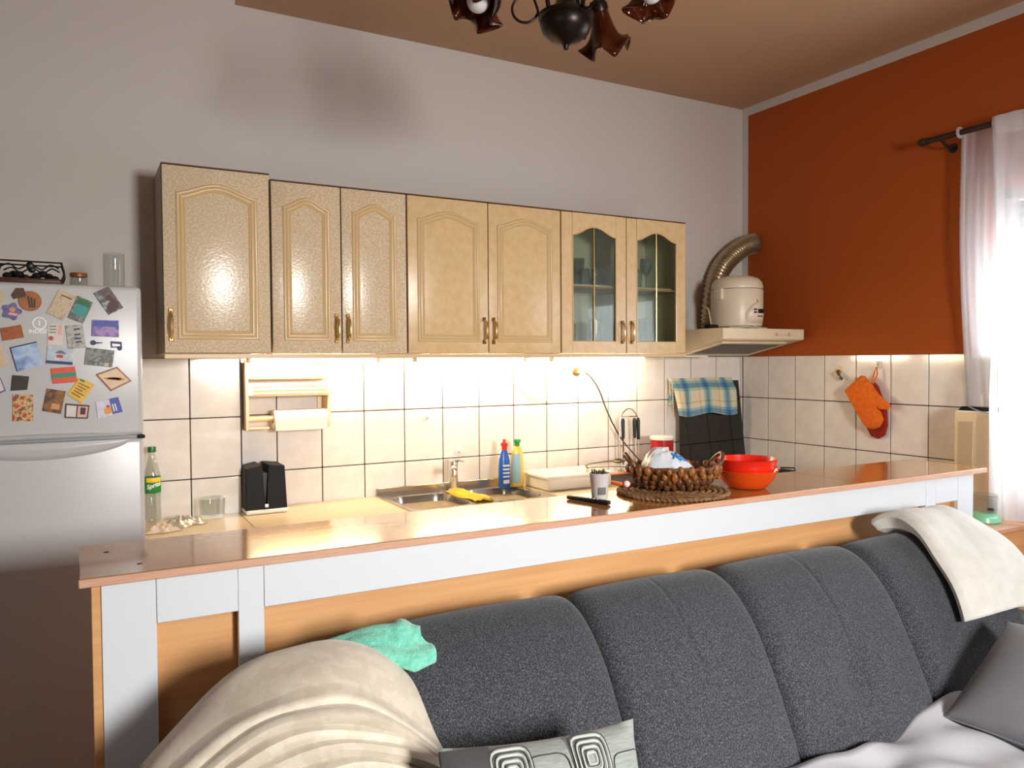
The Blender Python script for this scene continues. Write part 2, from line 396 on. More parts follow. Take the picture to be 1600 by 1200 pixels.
B().box(-3.40, -2.981, -.083, -.08, ZT-.75, ZT-.001).obj('grout', 'grout', wc, smooth=False)
B().box(-.003, 0, -1.62, -.001, ZT-.75, ZT-.001).obj('grout', 'grout', wr, smooth=False)
for r in range(3):
    z = ZT-.25*(r+1)
    put_tile(edge_l, wb, (-2.98, -.002, z)); put_tile(edge_r, wb, (-.0196, -.002, z))
    for k in range(14): put_tile(fx, wb, (-2.8196+.2*k, -.002, z))
    for k in range(2): put_tile(fx, wc, (-3.385+.2*k, -.082, z))
    for k in range(8): put_tile(fy, wr, (-.002, -.018-.2*(k+1), z))

# ================================================================== UPPER CABINETS
def arch(w0, w1, zb, zs, rise, n=20):
    """cathedral outline: straight sides and bottom, S-curved arch on top (counter-clockwise)"""
    pts = [(w0, zb), (w1, zb), (w1, zs)]
    for i in range(1, n):
        t = i/n; pts.append((w1+(w0-w1)*t, zs+rise*(0.5-0.5*math.cos(2*PI*t))**0.85))
    pts.append((w0, zs)); return pts
def inset(pts, d):
    """move a closed outline inwards by d"""
    n = len(pts); out = []
    for i in range(n):
        p0, p1, p2 = Vector(pts[i-1]), Vector(pts[i]), Vector(pts[(i+1) % n])
        a = (p1-p0).normalized(); c = (p2-p1).normalized(); na = Vector((-a.y, a.x)); nc = Vector((-c.y, c.x)); m = (na+nc)
        m = m.normalized() if m.length > 1e-6 else na; q = p1+m*d/max(.5, m.dot(na)); out.append((q.x, q.y))
    return out
def moulding(pts, y, parent, mat):
    prof = [(0, 0), (.002, .004), (.006, .0055), (.010, .0045), (.0125, .001), (.0155, .004), (.019, .0055), (.023, .0045), (.027, .0005), (.030, .003), (.034, 0)]
    rings = [inset(pts, d) for d, h in prof]; n = len(pts); b = B(); vs = []; fs = []
    for (d, h), r in zip(prof, rings): vs += [(x, y-h, z) for x, z in r]
    for k in range(len(prof)-1):
        for i in range(n): j = (i+1) % n; fs.append((k*n+i, k*n+j, (k+1)*n+j, (k+1)*n+i))
    b.add(vs, fs); return b.obj('moulding', mat, parent, angle=55)
def bow_handle(x, y, zc, parent, L=.098):
    pts = []
    for i in range(13):
        t = i/12; z = zc-L/2+L*t; bow = math.sin(PI*t); pts.append((x, y-.004-.022*min(1, bow*2.2)-.006*bow, z))
    r = [.0045+.0028*math.sin(PI*i/12) for i in range(13)]
    h = B().tube(pts, r, 8).obj('handle', 'brass', parent)
    for s in (-1, 1): B().box(x-.008, x+.008, y-.007, y, zc+s*(L/2+.003)-.009, zc+s*(L/2+.003)+.009, .002, 1).obj('handle_foot', 'bronze', parent)
    return h
def carcass(t, x0, x1, y0, y1, z0, z1, hollow=False, inner='cabinet_inner'):
    p = .016; b = B()
    b.box(x0, x0+p, y0, y1, z0, z1); b.box(x1-p, x1, y0, y1, z0, z1); b.box(x0+p, x1-p, y0, y1, z0, z0+p); b.box(x0+p, x1-p, y0, y1, z1-p, z1); b.box(x0+p, x1-p, y1-.006, y1, z0+p, z1-p)
    return b.obj('body', 'cabinet_carcass' if not hollow else inner, t, smooth=False)
def solid_door(t, x0, x1, yf, z0, z1, hside, mat='cabinet_foil', mx=.046):
    g = .0022; d = B().box(x0+g, x1-g, yf, yf+.018, z0+g, z1-g, .003, 2).obj('door', mat, t)
    moulding(arch(x0+mx, x1-mx, z0+.052, z1-.098, .04), yf, d, 'moulding_foil')
    hx = x0+.024 if hside < 0 else x1-.024
    bow_handle(hx, yf, z0+.105, d)
    return d
ZU0, ZU1 = ZT+.013, ZT+.705
YD = -.328                                      # door face of the long row
def upper(name, label, x0, x1, yb, yf, doors, mat='cabinet_foil'):
    t = thing(name, label, 'cabinet', ((x0+x1)/2, yb, ZU0), 'upper cabinets')
    carcass(t, x0, x1, yf+.02, yb, ZU0, ZU1)
    B().box(x0, x1, yf+.0, yb-.001, ZU1, ZU1+.004).obj('top_edge', 'cabinet_edge', t, smooth=False)
    for a, c, hs in doors: solid_door(t, a, c, yf, ZU0, ZU1, hs, mat)
    return t
upper('wall_cabinet', 'tall beige single-door wall cabinet nearest the fridge, standing proud of the row', -3.305, -2.922, -.082, -.415, [(-3.305, -2.922, -1)])
upper('wall_cabinet', 'narrow two-door beige wall cabinet with hammered finish, second from the fridge', -2.90, -2.325, -.001, YD, [(-2.90, -2.615, 1), (-2.615, -2.325, -1)])
upper('wall_cabinet', 'wide two-door beige wall cabinet between the narrow one and the glazed one', -2.322, -1.532, -.001, YD, [(-2.322, -1.926, 1), (-1.926, -1.532, -1)], 'cabinet_smooth')
# glazed cabinet
gx0, gx1 = -1.529, -.742
t = thing('glazed_wall_cabinet', 'wall cabinet with two glazed arched doors next to the cooker hood', 'cabinet', ((gx0+gx1)/2, -.001, ZU0), 'upper cabinets')
carcass(t, gx0, gx1, YD+.02, -.001, ZU0, ZU1, True)
B().box(gx0, gx1, YD, -.002, ZU1, ZU1+.004).obj('top_edge', 'cabinet_edge', t, smooth=False)
B().box(gx0-.0005, gx0+.001, YD+.02, -.002, ZU0, ZU1).obj('outer_panel', 'cabinet_carcass', t, smooth=False)
B().box(gx1-.001, gx1+.0015, YD+.02, -.002, ZU0, ZU1).obj('outer_panel', 'cabinet_carcass', t, smooth=False)
ZSH = ZT+.36
B().box(gx0+.017, gx1-.017, YD+.05, -.01, ZSH-.016, ZSH, .001).obj('shelf', 'cabinet_inner', t)
B().box((gx0+gx1)/2-.02, (gx0+gx1)/2+.02, YD+.021, YD+.035, ZU0+.016, ZU1-.016).obj('centre_stile', 'cabinet_inner', t, smooth=False)
def glazed_door(t, x0, x1, yf, z0, z1, hs):
    g = .0022; m = .066; a0, a1 = x0+m, x1-m; zb, zs, ri = z0+.062, z1-.112, .045
    b = B(); b.box(x0+g, a0, yf, yf+.018, z0+g, z1-g, .002, 1); b.box(a1, x1-g, yf, yf+.018, z0+g, z1-g, .002, 1); b.box(a0, a1, yf, yf+.018, z0+g, zb)
    top = arch(a0, a1, zb, zs, ri)[2:]
    vs = []; fs = []
    for x, z in top: vs += [(x, yf, z), (x, yf, z1-g), (x, yf+.018, z), (x, yf+.018, z1-g)]
    for i in range(len(top)-1):
        k = 4*i; fs += [(k, k+4, k+5, k+1), (k+2, k+3, k+7, k+6), (k, k+2, k+6, k+4), (k+1, k+5, k+7, k+3)]
    b.add(vs, fs); d = b.obj('door', 'cabinet_smooth', t)
    n = len(top); rim = [(a0, zb), (a1, zb)]+top[1:]+[(a0, zs)] if False else arch(a0, a1, zb, zs, ri)
    B().tube([(x, yf-.001, z) for x, z in rim], .0035, 6, closed=True).obj('rim_moulding', 'moulding_foil', d)
    xc = (a0+a1)/2; zc = z0+(z1-z0)*.475
    # four panes
    half = [(x, z) for x, z in top]
    for sx in (0, 1):
        xa, xb = (a0, xc) if sx == 0 else (xc, a1)
        B().box(xa, xb, yf+.008, yf+.0115, zb, zc).obj('pane', 'glass_pane', d, smooth=False)
        pts = [(x, z) for x, z in half if (x <= xc+1e-6 if sx == 0 else x >= xc-1e-6)]
        poly = [(xa, zc), (xb, zc)]+pts if True else None
        B().prism(poly, yf+.008, yf+.0115, 'xz').obj('pane', 'glass_pane', d, smooth=False)
    B().tube([(xc, yf+.004, zb), (xc, yf+.004, zs+ri)], .0034, 6).obj('glazing_bar', 'brass', d)
    B().tube([(a0, yf+.004, zc), (a1, yf+.004, zc)], .0034, 6).obj('glazing_bar', 'brass', d)
    hx = x0+.03 if hs < 0 else x1-.03
    # oval ring handle
    B().tube([(hx+.011*math.cos(q*PI/10), yf-.012-.006*abs(math.cos(q*PI/20-PI/2)), z0+.108+.046*math.sin(q*PI/10)) for q in range(20)], .0038, 6, closed=True).obj('handle', 'brass', d)
    for s in (-1, 1): B().box(hx-.008, hx+.008, yf-.014, yf, z0+.108+s*.05-.008, z0+.108+s*.05+.008, .003, 1).obj('handle_foot', 'bronze', d)
glazed_door(t, gx0, -1.136, YD, ZU0, ZU1, 1); glazed_door(t, -1.136, gx1, YD, ZU0, ZU1, -1)
# light pelmet under the row
pel = B(); pel.box(-3.305, -2.922, -.42, -.402, ZT-.006, ZT+.012, .002, 1); pel.box(-2.92, gx1, YD-.005, YD+.013, ZT-.006, ZT+.012, .002, 1)
tag(pel.obj('light_pelmet', 'pelmet_wood', org=(-2, YD, ZT)), 'pale wooden light pelmet running under all the wall cabinets', 'pelmet')
# glasses in the glazed cabinet
def tumbler(x, y, z, r, h, label, group, mat='glass_tumbler', flip=False):
    prof = [(0, .004), (r*.82, .004), (r, h), (r-.002, h), (r*.82-.002, .007), (0, .007)]
    if flip: prof = [(a, h-c) for a, c in prof]
    return tag(B().lathe(prof, (x, y, z), 20).obj('drinking_glass', mat, org=(x, y, z)), label, 'glass', group)
G1 = 'drinking glasses on the cabinet shelf'; G2 = 'drinking glasses on the cabinet floor'
for x, o_ in ((-1.47, 'leftmost'), (-1.395, 'second'), (-1.32, 'third'), (-1.245, 'last')): tumbler(x, -.22, ZSH, .034, .09, o_+' short tumbler in the front row on the shelf behind the left glazed door', G1, flip=True)
for x, o_ in ((-1.46, 'left'), (-1.38, 'middle'), (-1.30, 'right')): tumbler(x, -.13, ZSH, .036, .15, o_+' tall tumbler in the back row on the shelf behind the left glazed door', G1+' at the back')
for x, o_ in ((-1.055, 'tumbler at the left edge'), (-.975, 'tumbler next to the glazing bar')): tumbler(x, -.2, ZSH, .034, .1, o_+' on the shelf behind the right glazed door', G1+' on the right')
for x in (-1.44,): tumbler(x, -.2, ZU0+.017, .05, .12, 'wide glass on the cabinet floor behind the left glazed door', G2)
tumbler(-1.36, -.13, ZU0+.017, .042, .14, 'glass standing behind the wide one on the cabinet floor', G2)
tumbler(-1.22, -.17, ZU0+.017, .032, .16, 'slim tall glass on the cabinet floor near the middle stile', G2)
tumbler(-1.04, -.2, ZU0+.017, .048, .15, 'round glass on the cabinet floor behind the right glazed door, next to its handle', G2)
tumbler(-.90, -.17, ZU0+.017, .055, .17, 'big dim glass in the right corner of the glazed cabinet', G2)
# stemmed glass on the shelf
tag(B().lathe([(0, 0), (.03, .001), (.03, .003), (.004, .008), (.004, .07), (.02, .085), (.034, .12), (.031, .165), (.029, .165), (.032, .12), (.018, .088), (0, .08)], (-.90, -.19, ZSH), 20).obj('wine_glass', 'glass_tumbler', org=(-.90, -.19, ZSH)), 'stemmed wine glass on the shelf behind the right glazed door', 'glass')

# under-cabinet fluorescent lamps
for x0, x1, y, lab in ((-2.97, -2.40, -.165, 'glowing tube lamp under the cabinets above the foil dispenser'), (-2.22, -1.62, -.13, 'glowing tube lamp under the wide cabinet above the sink'), (-1.47, -.86, -.13, 'glowing tube lamp under the glazed cabinet above the wall plug')):
    t = thing('tube_lamp', lab, 'lamp', ((x0+x1)/2, y, ZT+.013), 'under-cabinet tube lamps')
    B().box(x0, x1, y-.03, y+.03, ZT-.002, ZT+.012, .003, 1).obj('housing', 'white_plastic', t)
    B().tube([(x0+.015, y, ZT-.012), (x1-.015, y, ZT-.012)], .009, 10).obj('tube', 'tube_glow', t)
    for xx in (x0+.008, x1-.008): B().box(xx-.008, xx+.008, y-.014, y+.014, ZT-.024, ZT-.001, .002, 1).obj('socket', 'white_plastic', t)

# ================================================================== BASE UNITS, WORKTOP, SINK, STOVE
def base_unit(label, x0, x1, yb, doors):
    t = thing('base_cabinet', label, 'cabinet', ((x0+x1)/2, yb, 0), 'base cabinets')
    carcass(t, x0, x1, -.56, yb, .1, .822)
    B().box(x0, x1, -.50, -.48, 0, .1).obj('plinth', 'cabinet_edge', t, smooth=False)
    for a, c, hs in doors:
        d = B().box(a+.002, c-.002, -.58, -.562, .105, .82, .003, 1).obj('door', 'cabinet_foil', t)
        moulding(arch(a+.05, c-.05, .16, .72, .04), -.58, d, 'moulding_foil'); bow_handle(a+.025 if hs < 0 else c-.025, -.58, .72, d)
base_unit('base cabinet next to the fridge under the left worktop piece', -3.38, -3.0, -.085, [(-3.38, -3.0, 1)])
base_unit('two-door base cabinet under the black box and foil dispenser', -2.998, -2.402, -.012, [(-2.998, -2.70, 1), (-2.70, -2.402, -1)])
base_unit('two-door base cabinet under the double sink', -2.40, -1.602, -.012, [(-2.40, -2.0, 1), (-2.0, -1.602, -1)])
base_unit('two-door base cabinet beside the stove', -1.60, -.595, -.012, [(-1.60, -1.10, 1), (-1.10, -.595, -1)])
ZW = ZT-.655                                    # worktop surface
tag(B().box(-3.385, -3.002, -.60, -.092, ZW-.028, ZW, .002, 1).obj('worktop', 'worktop', org=(-3.2, -.35, ZW)), 'short pale worktop piece beside the fridge, left of the dark seam', 'worktop')
SX0, SX1, SY0, SY1 = -2.37, -1.645, -.475, -.025
b = B(); b.box(-3.0, SX0+.03, -.60, -.012, ZW-.028, ZW); b.box(SX1-.03, -.592, -.60, -.012, ZW-.028, ZW); b.box(SX0+.03, SX1-.03, -.60, SY0+.03, ZW-.028, ZW); b.box(SX0+.03, SX1-.03, SY1-.03, -.012, ZW-.028, ZW)
tag(b.obj('worktop', 'worktop', org=(-1.8, -.3, ZW), smooth=False), 'long pale worktop running behind the bar with the double sink set in', 'worktop')
# double sink: rim plate with two pressed bowls
t = thing('kitchen_sink', 'stainless steel double-bowl sink set into the long worktop', 'sink', ((SX0+SX1)/2, (SY0+SY1)/2, ZW))
def ring(cx, cy, hw, hd, r, n=8):
    out = []
    for sx, sy, a0 in ((1, 1, 0), (-1, 1, PI/2), (-1, -1, PI), (1, -1, 1.5*PI)):
        for k in range(n+1):
            a = a0+PI/2*k/n; out.append((cx+sx*(hw-r)+r*math.cos(a), cy+sy*(hd-r)+r*math.sin(a)))
    return out
bc = [(-2.195, -.275, .145, .165), (-1.832, -.275, .145, .165)]
b = B()
for i, (cx, cy, hw, hd) in enumerate(bc):
    x0, x1 = (SX0, (SX0+SX1)/2) if i == 0 else ((SX0+SX1)/2, SX1)
    levels = [(hw+.012, hd+.012, .006, .07), (hw, hd, .004, .07), (hw-.008, hd-.008, -.02, .065), (hw-.02, hd-.02, -.12, .06), (hw-.045, hd-.045, -.14, .05), (.02, .02, -.143, .02)]
    R = [[(x, y, ZW+z) for x, y in ring(cx, cy, a, c, min(r, a-.001, c-.001))] for a, c, z, r in levels]
    n = len(R[0])
    # plate around this bowl
    out = []
    for x, y, z in R[0]:
        dx, dy = x-cx, y-cy; sc = min(((x1-cx) if dx > 0 else (cx-x0))/max(abs(dx), 1e-9), ((SY1-cy) if dy > 0 else (cy-SY0))/max(abs(dy), 1e-9)); out.append((cx+dx*sc, cy+dy*sc, ZW+.006))
    R = [[(x, y, ZW+.0005) for x, y, z in out], out]+R; vs = [q for r_ in R for q in r_]; fs = []
    for k in range(len(R)-1):
        for j in range(n): l = (j+1) % n; fs.append((k*n+j, k*n+l, (k+1)*n+l, (k+1)*n+j))
    fs.append(tuple((len(R)-1)*n+j for j in range(n))); b.add(vs, fs)
b.obj('basin_plate', 'steel', t)
B().box(SX0, SX1+.02, -.024, -.012, ZW, ZW+.038, .002, 1).obj('upstand', 'steel', t)
for cx, cy, hw, hd in bc: B().lathe([(0, -.139), (.03, -.138), (.036, -.141), (.036, -.143)], (cx, cy, ZW), 20).obj('drain', 'chrome', t)
# tap
t = thing('sink_tap', 'chrome mixer tap standing behind the double sink', 'tap', (-2.005, -.10, ZW))
B().lathe([(0, .006), (.026, .006), (.026, .016), (.021, .02), (.020, .12), (.022, .14), (.019, .152), (0, .155)], (-2.005, -.10, ZW), 20).obj('body', 'chrome', t)
B().tube(smoothpath([(-2.005, -.10, ZW+.075), (-2.03, -.16, ZW+.115), (-2.062, -.225, ZW+.138), (-2.072, -.25, ZW+.132)], 5), .0125, 10).obj('spout', 'chrome', t)
B().lathe([(.014, 0), (.016, -.02), (.012, -.022)], (-2.072, -.25, ZW+.13), 14).obj('aerator', 'chrome', t)
B().tube([(-2.005, -.10, ZW+.152), (-1.992, -.14, ZW+.162), (-1.985, -.17, ZW+.158)], [.012, .009, .006], 8).obj('lever', 'chrome', t)

# stove with smoked glass lid leaning on the wall
sx0, sx1 = -.585, -.03
t = thing('gas_stove', 'white stove in the corner with its smoked glass lid raised against the tiles', 'stove', (-.307, -.31, 0))
B().box(sx0, sx1, -.575, -.03, .02, ZW-.005, .004, 1).obj('body', 'oven_white', t)
B().box(sx0+.01, sx1-.01, -.565, -.06, ZW-.006, ZW+.004, .002, 1).obj('hob', 'black_matte', t)
for px in (-.44, -.17):
    for py in (-.43, -.18):
        B().lathe([(0, .02), (.03, .02), (.034, .012), (.034, .004)], (px, py, ZW), 16).obj('burner', 'black_plastic', t)
        gr = B()
        for k in range(4):
            a = k*PI/2+PI/4; gr.tube([(px+.02*math.cos(a), py+.02*math.sin(a), ZW+.028), (px+.095*math.cos(a), py+.095*math.sin(a), ZW+.028), (px+.1*math.cos(a), py+.1*math.sin(a), ZW+.005)], .004, 6)
        gr.obj('pan_support', 'black_plastic', t)
B().box(sx0+.04, sx1-.04, -.585, -.574, .2, .62, .004, 1).obj('oven_door', 'screen_dark', t)
for k in range(5): B().lathe([(0, 0), (.02, 0), (.017, .022), (0, .022)], (sx0+.1+.09*k, -.576, .74), 14, mat=Matrix.Rotation(PI/2, 4, 'X')).obj('knob', 'white_plastic', t)
lid = B(); zt0, zt1 = ZW+.012, ZT-.145
lid.add([(-.565, -.085, zt0), (-.05, -.085, zt0), (-.075, -.045, zt1), (-.545, -.045, zt1), (-.565, -.080, zt0), (-.05, -.080, zt0), (-.075, -.040, zt1), (-.545, -.040, zt1)], [(0, 1, 2, 3), (7, 6, 5, 4), (0, 4, 5, 1), (1, 5, 6, 2), (2, 6, 7, 3), (3, 7, 4, 0)])
lid.obj('glass_lid', 'glass_smoked', t, smooth=False)
for px in (-.5, -.12): B().box(px-.02, px+.02, -.09, -.06, ZW-.004, ZW+.03, .004, 1).obj('hinge', 'oven_white', t)
# plaid tea towel folded over the top of the lid
def tow(u, v):
    x = -.60+.47*u-.025*(1-v)*0
    # v: 0 back bottom .. 0.4 top .. 1 front bottom
    if v < .42: s = v/.42; y = -.020-.012*math.sin(s*3)-.003*math.sin(u*19); z = zt1-.14+.155*s
    else:
        s = (v-.42)/.58; y = -.036-.034*min(1, s*3)-.02*s-.006*math.sin(u*14+s*2)*s; z = zt1+.015-.21*s-.010*math.sin(u*9)*s
    if u < .14 and v > .42: y -= .012*math.sin(u/.14*PI); x += -.02*(1-u/.14)*(1-((v-.42)/.58))+.015*((v-.42)/.58)
    return (x, min(y, -.014), z)
tw = B().grid(tow, 40, 40, uv=True).obj('tea_towel', 'plaid', org=(-.36, -.05, zt1), solid=.006, soff=1.0)
tag(tw, 'blue and cream plaid tea towel hung over the raised glass stove lid', 'towel')
fr = B()
for k in range(16):
    z = zt1-.01-.19*k/16; fr.tube([(-.612, -.07-.012*(k/16), z), (-.625, -.078-.012*(k/16), z-.008)], .0022, 5)
fr.obj('fringe', 'paper', tw)

# ================================================================== FRIDGE
fx0, fx1, fyf, fz = -3.995, -3.396, -.70, ZT+.228
t = thing('fridge', 'white fridge-freezer covered in souvenir magnets, left of the worktop', 'fridge', ((fx0+fx1)/2, -.4, 0))
fr_t = t
B().box(fx0, fx1, -.648, -.10, .03, fz-.004, .006, 2).obj('body', 'fridge_white', t)
zs = ZT-.262
ud = B().box(fx0, fx1, fyf, -.65, zs+.004, fz, .016, 4).obj('freezer_door', 'fridge_white', t)
ld = B().box(fx0, fx1, fyf, -.65, .08, zs-.004, .016, 4).obj('fridge_door', 'fridge_white', t)
# crescent grip lips at the seam of both doors
def grip(z0, dz, parent, nm):
    b = B()
    def fn(u, v):
        x = fx0+.06+(fx1-fx0-.10)*u; e = math.sin(PI*u)**.5
        prof = [(0.001, 0), (-.012*e, .004*e), (-.016*e, .3*e), (-.010*e, .75*e), (0.001, 1.0*e)]
        k = min(3, int(v*4)); f = v*4-k; y = prof[k][0]*(1-f)+prof[k+1][0]*f; zz = prof[k][1]*(1-f)+prof[k+1][1]*f
        return (x, fyf+y, z0+dz*zz)
    b.grid(fn, 40, 12).obj(nm, 'fridge_white', parent)
grip(zs+.006, .016, ud, 'door_grip'); grip(zs-.006, -.056, ld, 'door_grip')
B().box(fx0+.01, fx1-.002, -.69, -.66, zs-.004, zs+.004).obj('seal', 'fridge_grey', t, smooth=False)
B().box(fx1-.02, fx1+.004, -.695, -.64, zs-.007, zs+.004, .002, 1).obj('hinge', 'screen_dark', t)
for px in (fx0+.06, fx1-.06):
    for py in (-.6, -.16): B().lathe([(0, 0), (.02, 0), (.02, .035), (0, .035)], (px, py, 0), 10).obj('foot', 'black_plastic', t)
def lettering(body, size, mat, parent, x, y, z, **k):
    o = ORIG[parent.name]; return text(body, size, mat, parent, Matrix.Translation((x-o.x, y-o.y, z-o.z)) @ FRONT, **k)
B().tube([(-3.683+.0175*math.cos(a*PI/14), fyf-.0005, ZT+.103+.0175*math.sin(a*PI/14)) for a in range(28)], .0022, 5, closed=True).obj('round_logo', 'logo_white', ud)
lettering('1', .024, 'logo_white', ud, -3.683, fyf-.0006, ZT+.103, bold=True)
lettering('INDESIT', .0165, 'logo_white', ud, -3.683, fyf-.0006, ZT+.0775, bold=True)
# ---- magnets, one by one (door-face X and height above the tile top)
MG = 'souvenir magnets on the fridge'
def magnet(name, label, poly, mat, thick=.004):
    cx = sum(p[0] for p in poly)/len(poly); cz = sum(p[1] for p in poly)/len(poly)
    if sum(poly[i-1][0]*poly[i][1]-poly[i][0]*poly[i-1][1] for i in range(len(poly))) < 0: poly = poly[::-1]
    o = B().prism([(x, ZT+z) for x, z in poly], fyf-thick, fyf-.0003, 'xz').obj(name, mat, org=(cx, fyf, ZT+cz), smooth=False)
    md = o.modifiers.new('edge', 'BEVEL'); md.width = .0008; md.segments = 1
    return tag(o, label, 'magnet', MG)
def decal(parent, name, poly, mat, y=fyf-.0046, th=.0006):
    return B().prism([(x, ZT+z) for x, z in poly], y, y+th, 'xz').obj(name, mat, parent, smooth=False)
def quad_pt(q, u, v):      # u right, v down inside a quad given as top-left, top-right, bottom-right, bottom-left
    a = Vector(q[0])*(1-u)+Vector(q[1])*u; c = Vector(q[3])*(1-u)+Vector(q[2])*u; r = a*(1-v)+c*v; return (r.x, r.y)
def patch(q, u0, u1, v0, v1): return [quad_pt(q, u0, v0), quad_pt(q, u1, v0), quad_pt(q, u1, v1), quad_pt(q, u0, v1)]
def circ(cx, cz, r, n=28, sx=1, wob=0, k=5): return [(cx+sx*(r+wob*math.cos(k*2*PI*i/n))*math.cos(2*PI*i/n), cz+(r+wob*math.cos(k*2*PI*i/n))*math.sin(2*PI*i/n)) for i in range(n)]
P = printed
P('mp_parch', [(176, 152, 120), (206, 184, 150), (190, 164, 132)], 60); P('mp_teal', [(14, 40, 34), (10, 110, 110), (20, 60, 40), (90, 120, 90)], 34)
P('mp_hat', [(150, 206, 212), (86, 50, 44), (60, 30, 30), (196, 222, 222)], 30); P('mp_land', [(66, 70, 160), (120, 90, 170), (170, 130, 180), (70, 60, 110)], 44)
P('mp_white', [(222, 214, 204), (212, 200, 190)], 50); P('mp_grey', [(120, 128, 128), (190, 184, 170), (86, 96, 104)], 40)
P('mp_wood', [(120, 58, 20), (170, 92, 36), (140, 70, 24)], 50); P('mp_blue', [(110, 150, 210), (190, 210, 232), (90, 120, 190)], 18, rough=.15)
P('mp_dark', [(40, 42, 40), (140, 140, 130), (70, 74, 72), (190, 186, 170)], 34); P('mp_port', [(70, 60, 40), (196, 80, 40), (214, 190, 130), (120, 70, 50), (190, 60, 40)], 46)
P('mp_brown', [(48, 26, 16), (84, 50, 24), (150, 96, 30), (50, 28, 18)], 40); P('mp_dsq', [(44, 30, 22), (60, 42, 30)], 60)
P('mp_pot', [(226, 204, 166), (214, 184, 140)], 40); P('mp_yel', [(236, 190, 50), (222, 168, 30)], 40); P('mp_book', [(60, 34, 30), (90, 50, 44)], 60)
P('mp_bw', [(224, 220, 226), (200, 196, 216), (232, 226, 220)], 40); P('mp_purple', [(80, 70, 120), (120, 110, 160), (70, 60, 90)], 50)
P('mp_circle', [(150, 84, 30), (176, 106, 48)], 30); P('mp_cream', [(206, 194, 160), (188, 176, 140)], 60); P('mp_tan', [(206, 176, 140), (216, 190, 158)], 40); P('mp_car', [(210, 214, 216), (176, 190, 206), (226, 226, 222)], 40)
M('ink_dark', (50, 34, 24), 0.5); M('ink_red', (190, 60, 60), 0.5); M('ink_blue', (72, 84, 170), 0.5); M('ink_navy', (40, 50, 96), 0.5); M('ink_tan', (206, 150, 90), 0.5); M('flag_red', (222, 78, 34), 0.45); M('flag_green', (20, 140, 112), 0.45); M('ink_orange', (232, 150, 60), .5); M('brown_hat', (78, 38, 14), .5); M('ink_teal', (16, 140, 140), .4); M('ink_white', (236, 232, 228), .5); M('ink_pink', (226, 170, 160), .5)
magnet('fridge_magnet', 'cream oval magnet cut off by the left picture edge', circ(-3.794, .183, .026, sx=.85), 'mp_cream')
m = magnet('fridge_magnet', 'round tan wooden magnet with a dark brown hat at its corner', circ(-3.706, .171, .031), 'mp_circle')
decal(m, 'hat', [(-3.753, .188), (-3.741, .209), (-3.722, .21), (-3.716, .192), (-3.716, .184), (-3.748, .176)], 'brown_hat', fyf-.008, .004)
for k in range(3): decal(m, 'carved_line', [(-3.713+.008*k, .185-.004*k), (-3.708+.008*k, .187-.004*k), (-3.704+.006*k, .152), (-3.709+.006*k, .150)], 'ink_dark')
m = magnet('fridge_magnet', 'purple flower-shaped magnet with a tan centre', circ(-3.755, .138, .024, 40, 1, .004, 5), 'mp_purple')
decal(m, 'centre', circ(-3.752, .143, .008, 14), 'ink_tan'); decal(m, 'lower_shape', [(-3.764, .128), (-3.742, .124), (-3.738, .131), (-3.760, .135)], 'ink_pink')
q = [(-3.628, .21), (-3.583, .189), (-3.62, .113), (-3.664, .136)]; m = magnet('fridge_magnet', 'tilted beige parchment magnet near the top of the freezer door', q, 'mp_parch'); decal(m, 'script', patch(q, .25, .9, .14, .18), 'brown_hat')
q = [(-3.578, .192), (-3.535, .172), (-3.564, .104), (-3.607, .122)]; m = magnet('fridge_magnet', 'dark green and teal tilted magnet overlapping the parchment one', q, 'mp_dark', .005); decal(m, 'lagoon', patch(q, .15, .92, .3, .75), 'ink_teal', fyf-.0056); decal(m, 'forest', patch(q, .1, .9, .05, .3), 'bottle_green', fyf-.0056)
q = [(-3.491, .225), (-3.449, .158), (-3.492, .133), (-3.534, .201)]; m = magnet('fridge_magnet', 'tilted pale blue magnet with a dark brown figure, top right of the door', q, 'mp_hat'); decal(m, 'figure', [quad_pt(q, a, c) for a, c in ((.75, .05), (.95, .3), (.98, .95), (.7, .8), (.55, .45), (.35, .6), (.3, .3))], 'brown_hat')
q = [(-3.539, .117), (-3.463, .116), (-3.464, .062), (-3.542, .065)]; m = magnet('fridge_magnet', 'purple and blue landscape magnet on the right of the door', q, 'mp_land'); decal(m, 'sky', patch(q, .03, .97, .05, .4), 'ink_blue')
q = [(-3.66, .099), (-3.618, .10), (-3.622, .035), (-3.663, .034)]; m = magnet('fridge_magnet', 'whitish magnet with red and grey printed blocks beside the maker logo', q, 'mp_white', .003)
decal(m, 'red_block', patch(q, .66, .92, .02, .5), 'ink_pink', fyf-.0036)
for v in (.06, .2, .34): decal(m, 'grey_line', patch(q, .1, .55, v, v+.05), 'grey_print', fyf-.0036)
decal(m, 'heart', circ(-3.653, .057, .007, 10), 'ink_red', fyf-.0036)
q = [(-3.614, .096), (-3.566, .102), (-3.557, .029), (-3.607, .023)]; m = magnet('fridge_magnet', 'grey stone-look magnet with a column of dark marks', q, 'mp_grey')
for v in (.15, .38, .55, .7): decal(m, 'dark_mark', patch(q, .45, .8, v, v+.07), 'ink_navy')
magnet('fridge_magnet', 'brown wooden plaque magnet at the left edge', [(-3.785, .086), (-3.731, .098), (-3.724, .059), (-3.78, .048)], 'mp_wood')
q = [(-3.762, .028), (-3.691, .047), (-3.673, -.027), (-3.745, -.046)]; m = magnet('fridge_magnet', 'large tilted glossy light blue picture magnet', q, 'ink_navy', .004); o = decal(m, 'picture', patch(q, .04, 1, .05, 1), 'mp_blue')
q = [(-3.663, .032), (-3.593, .023), (-3.596, -.028), (-3.668, -.022)]; m = magnet('fridge_magnet', 'pale magnet with a red motif and a navy strip, mid door', q, 'mp_car')
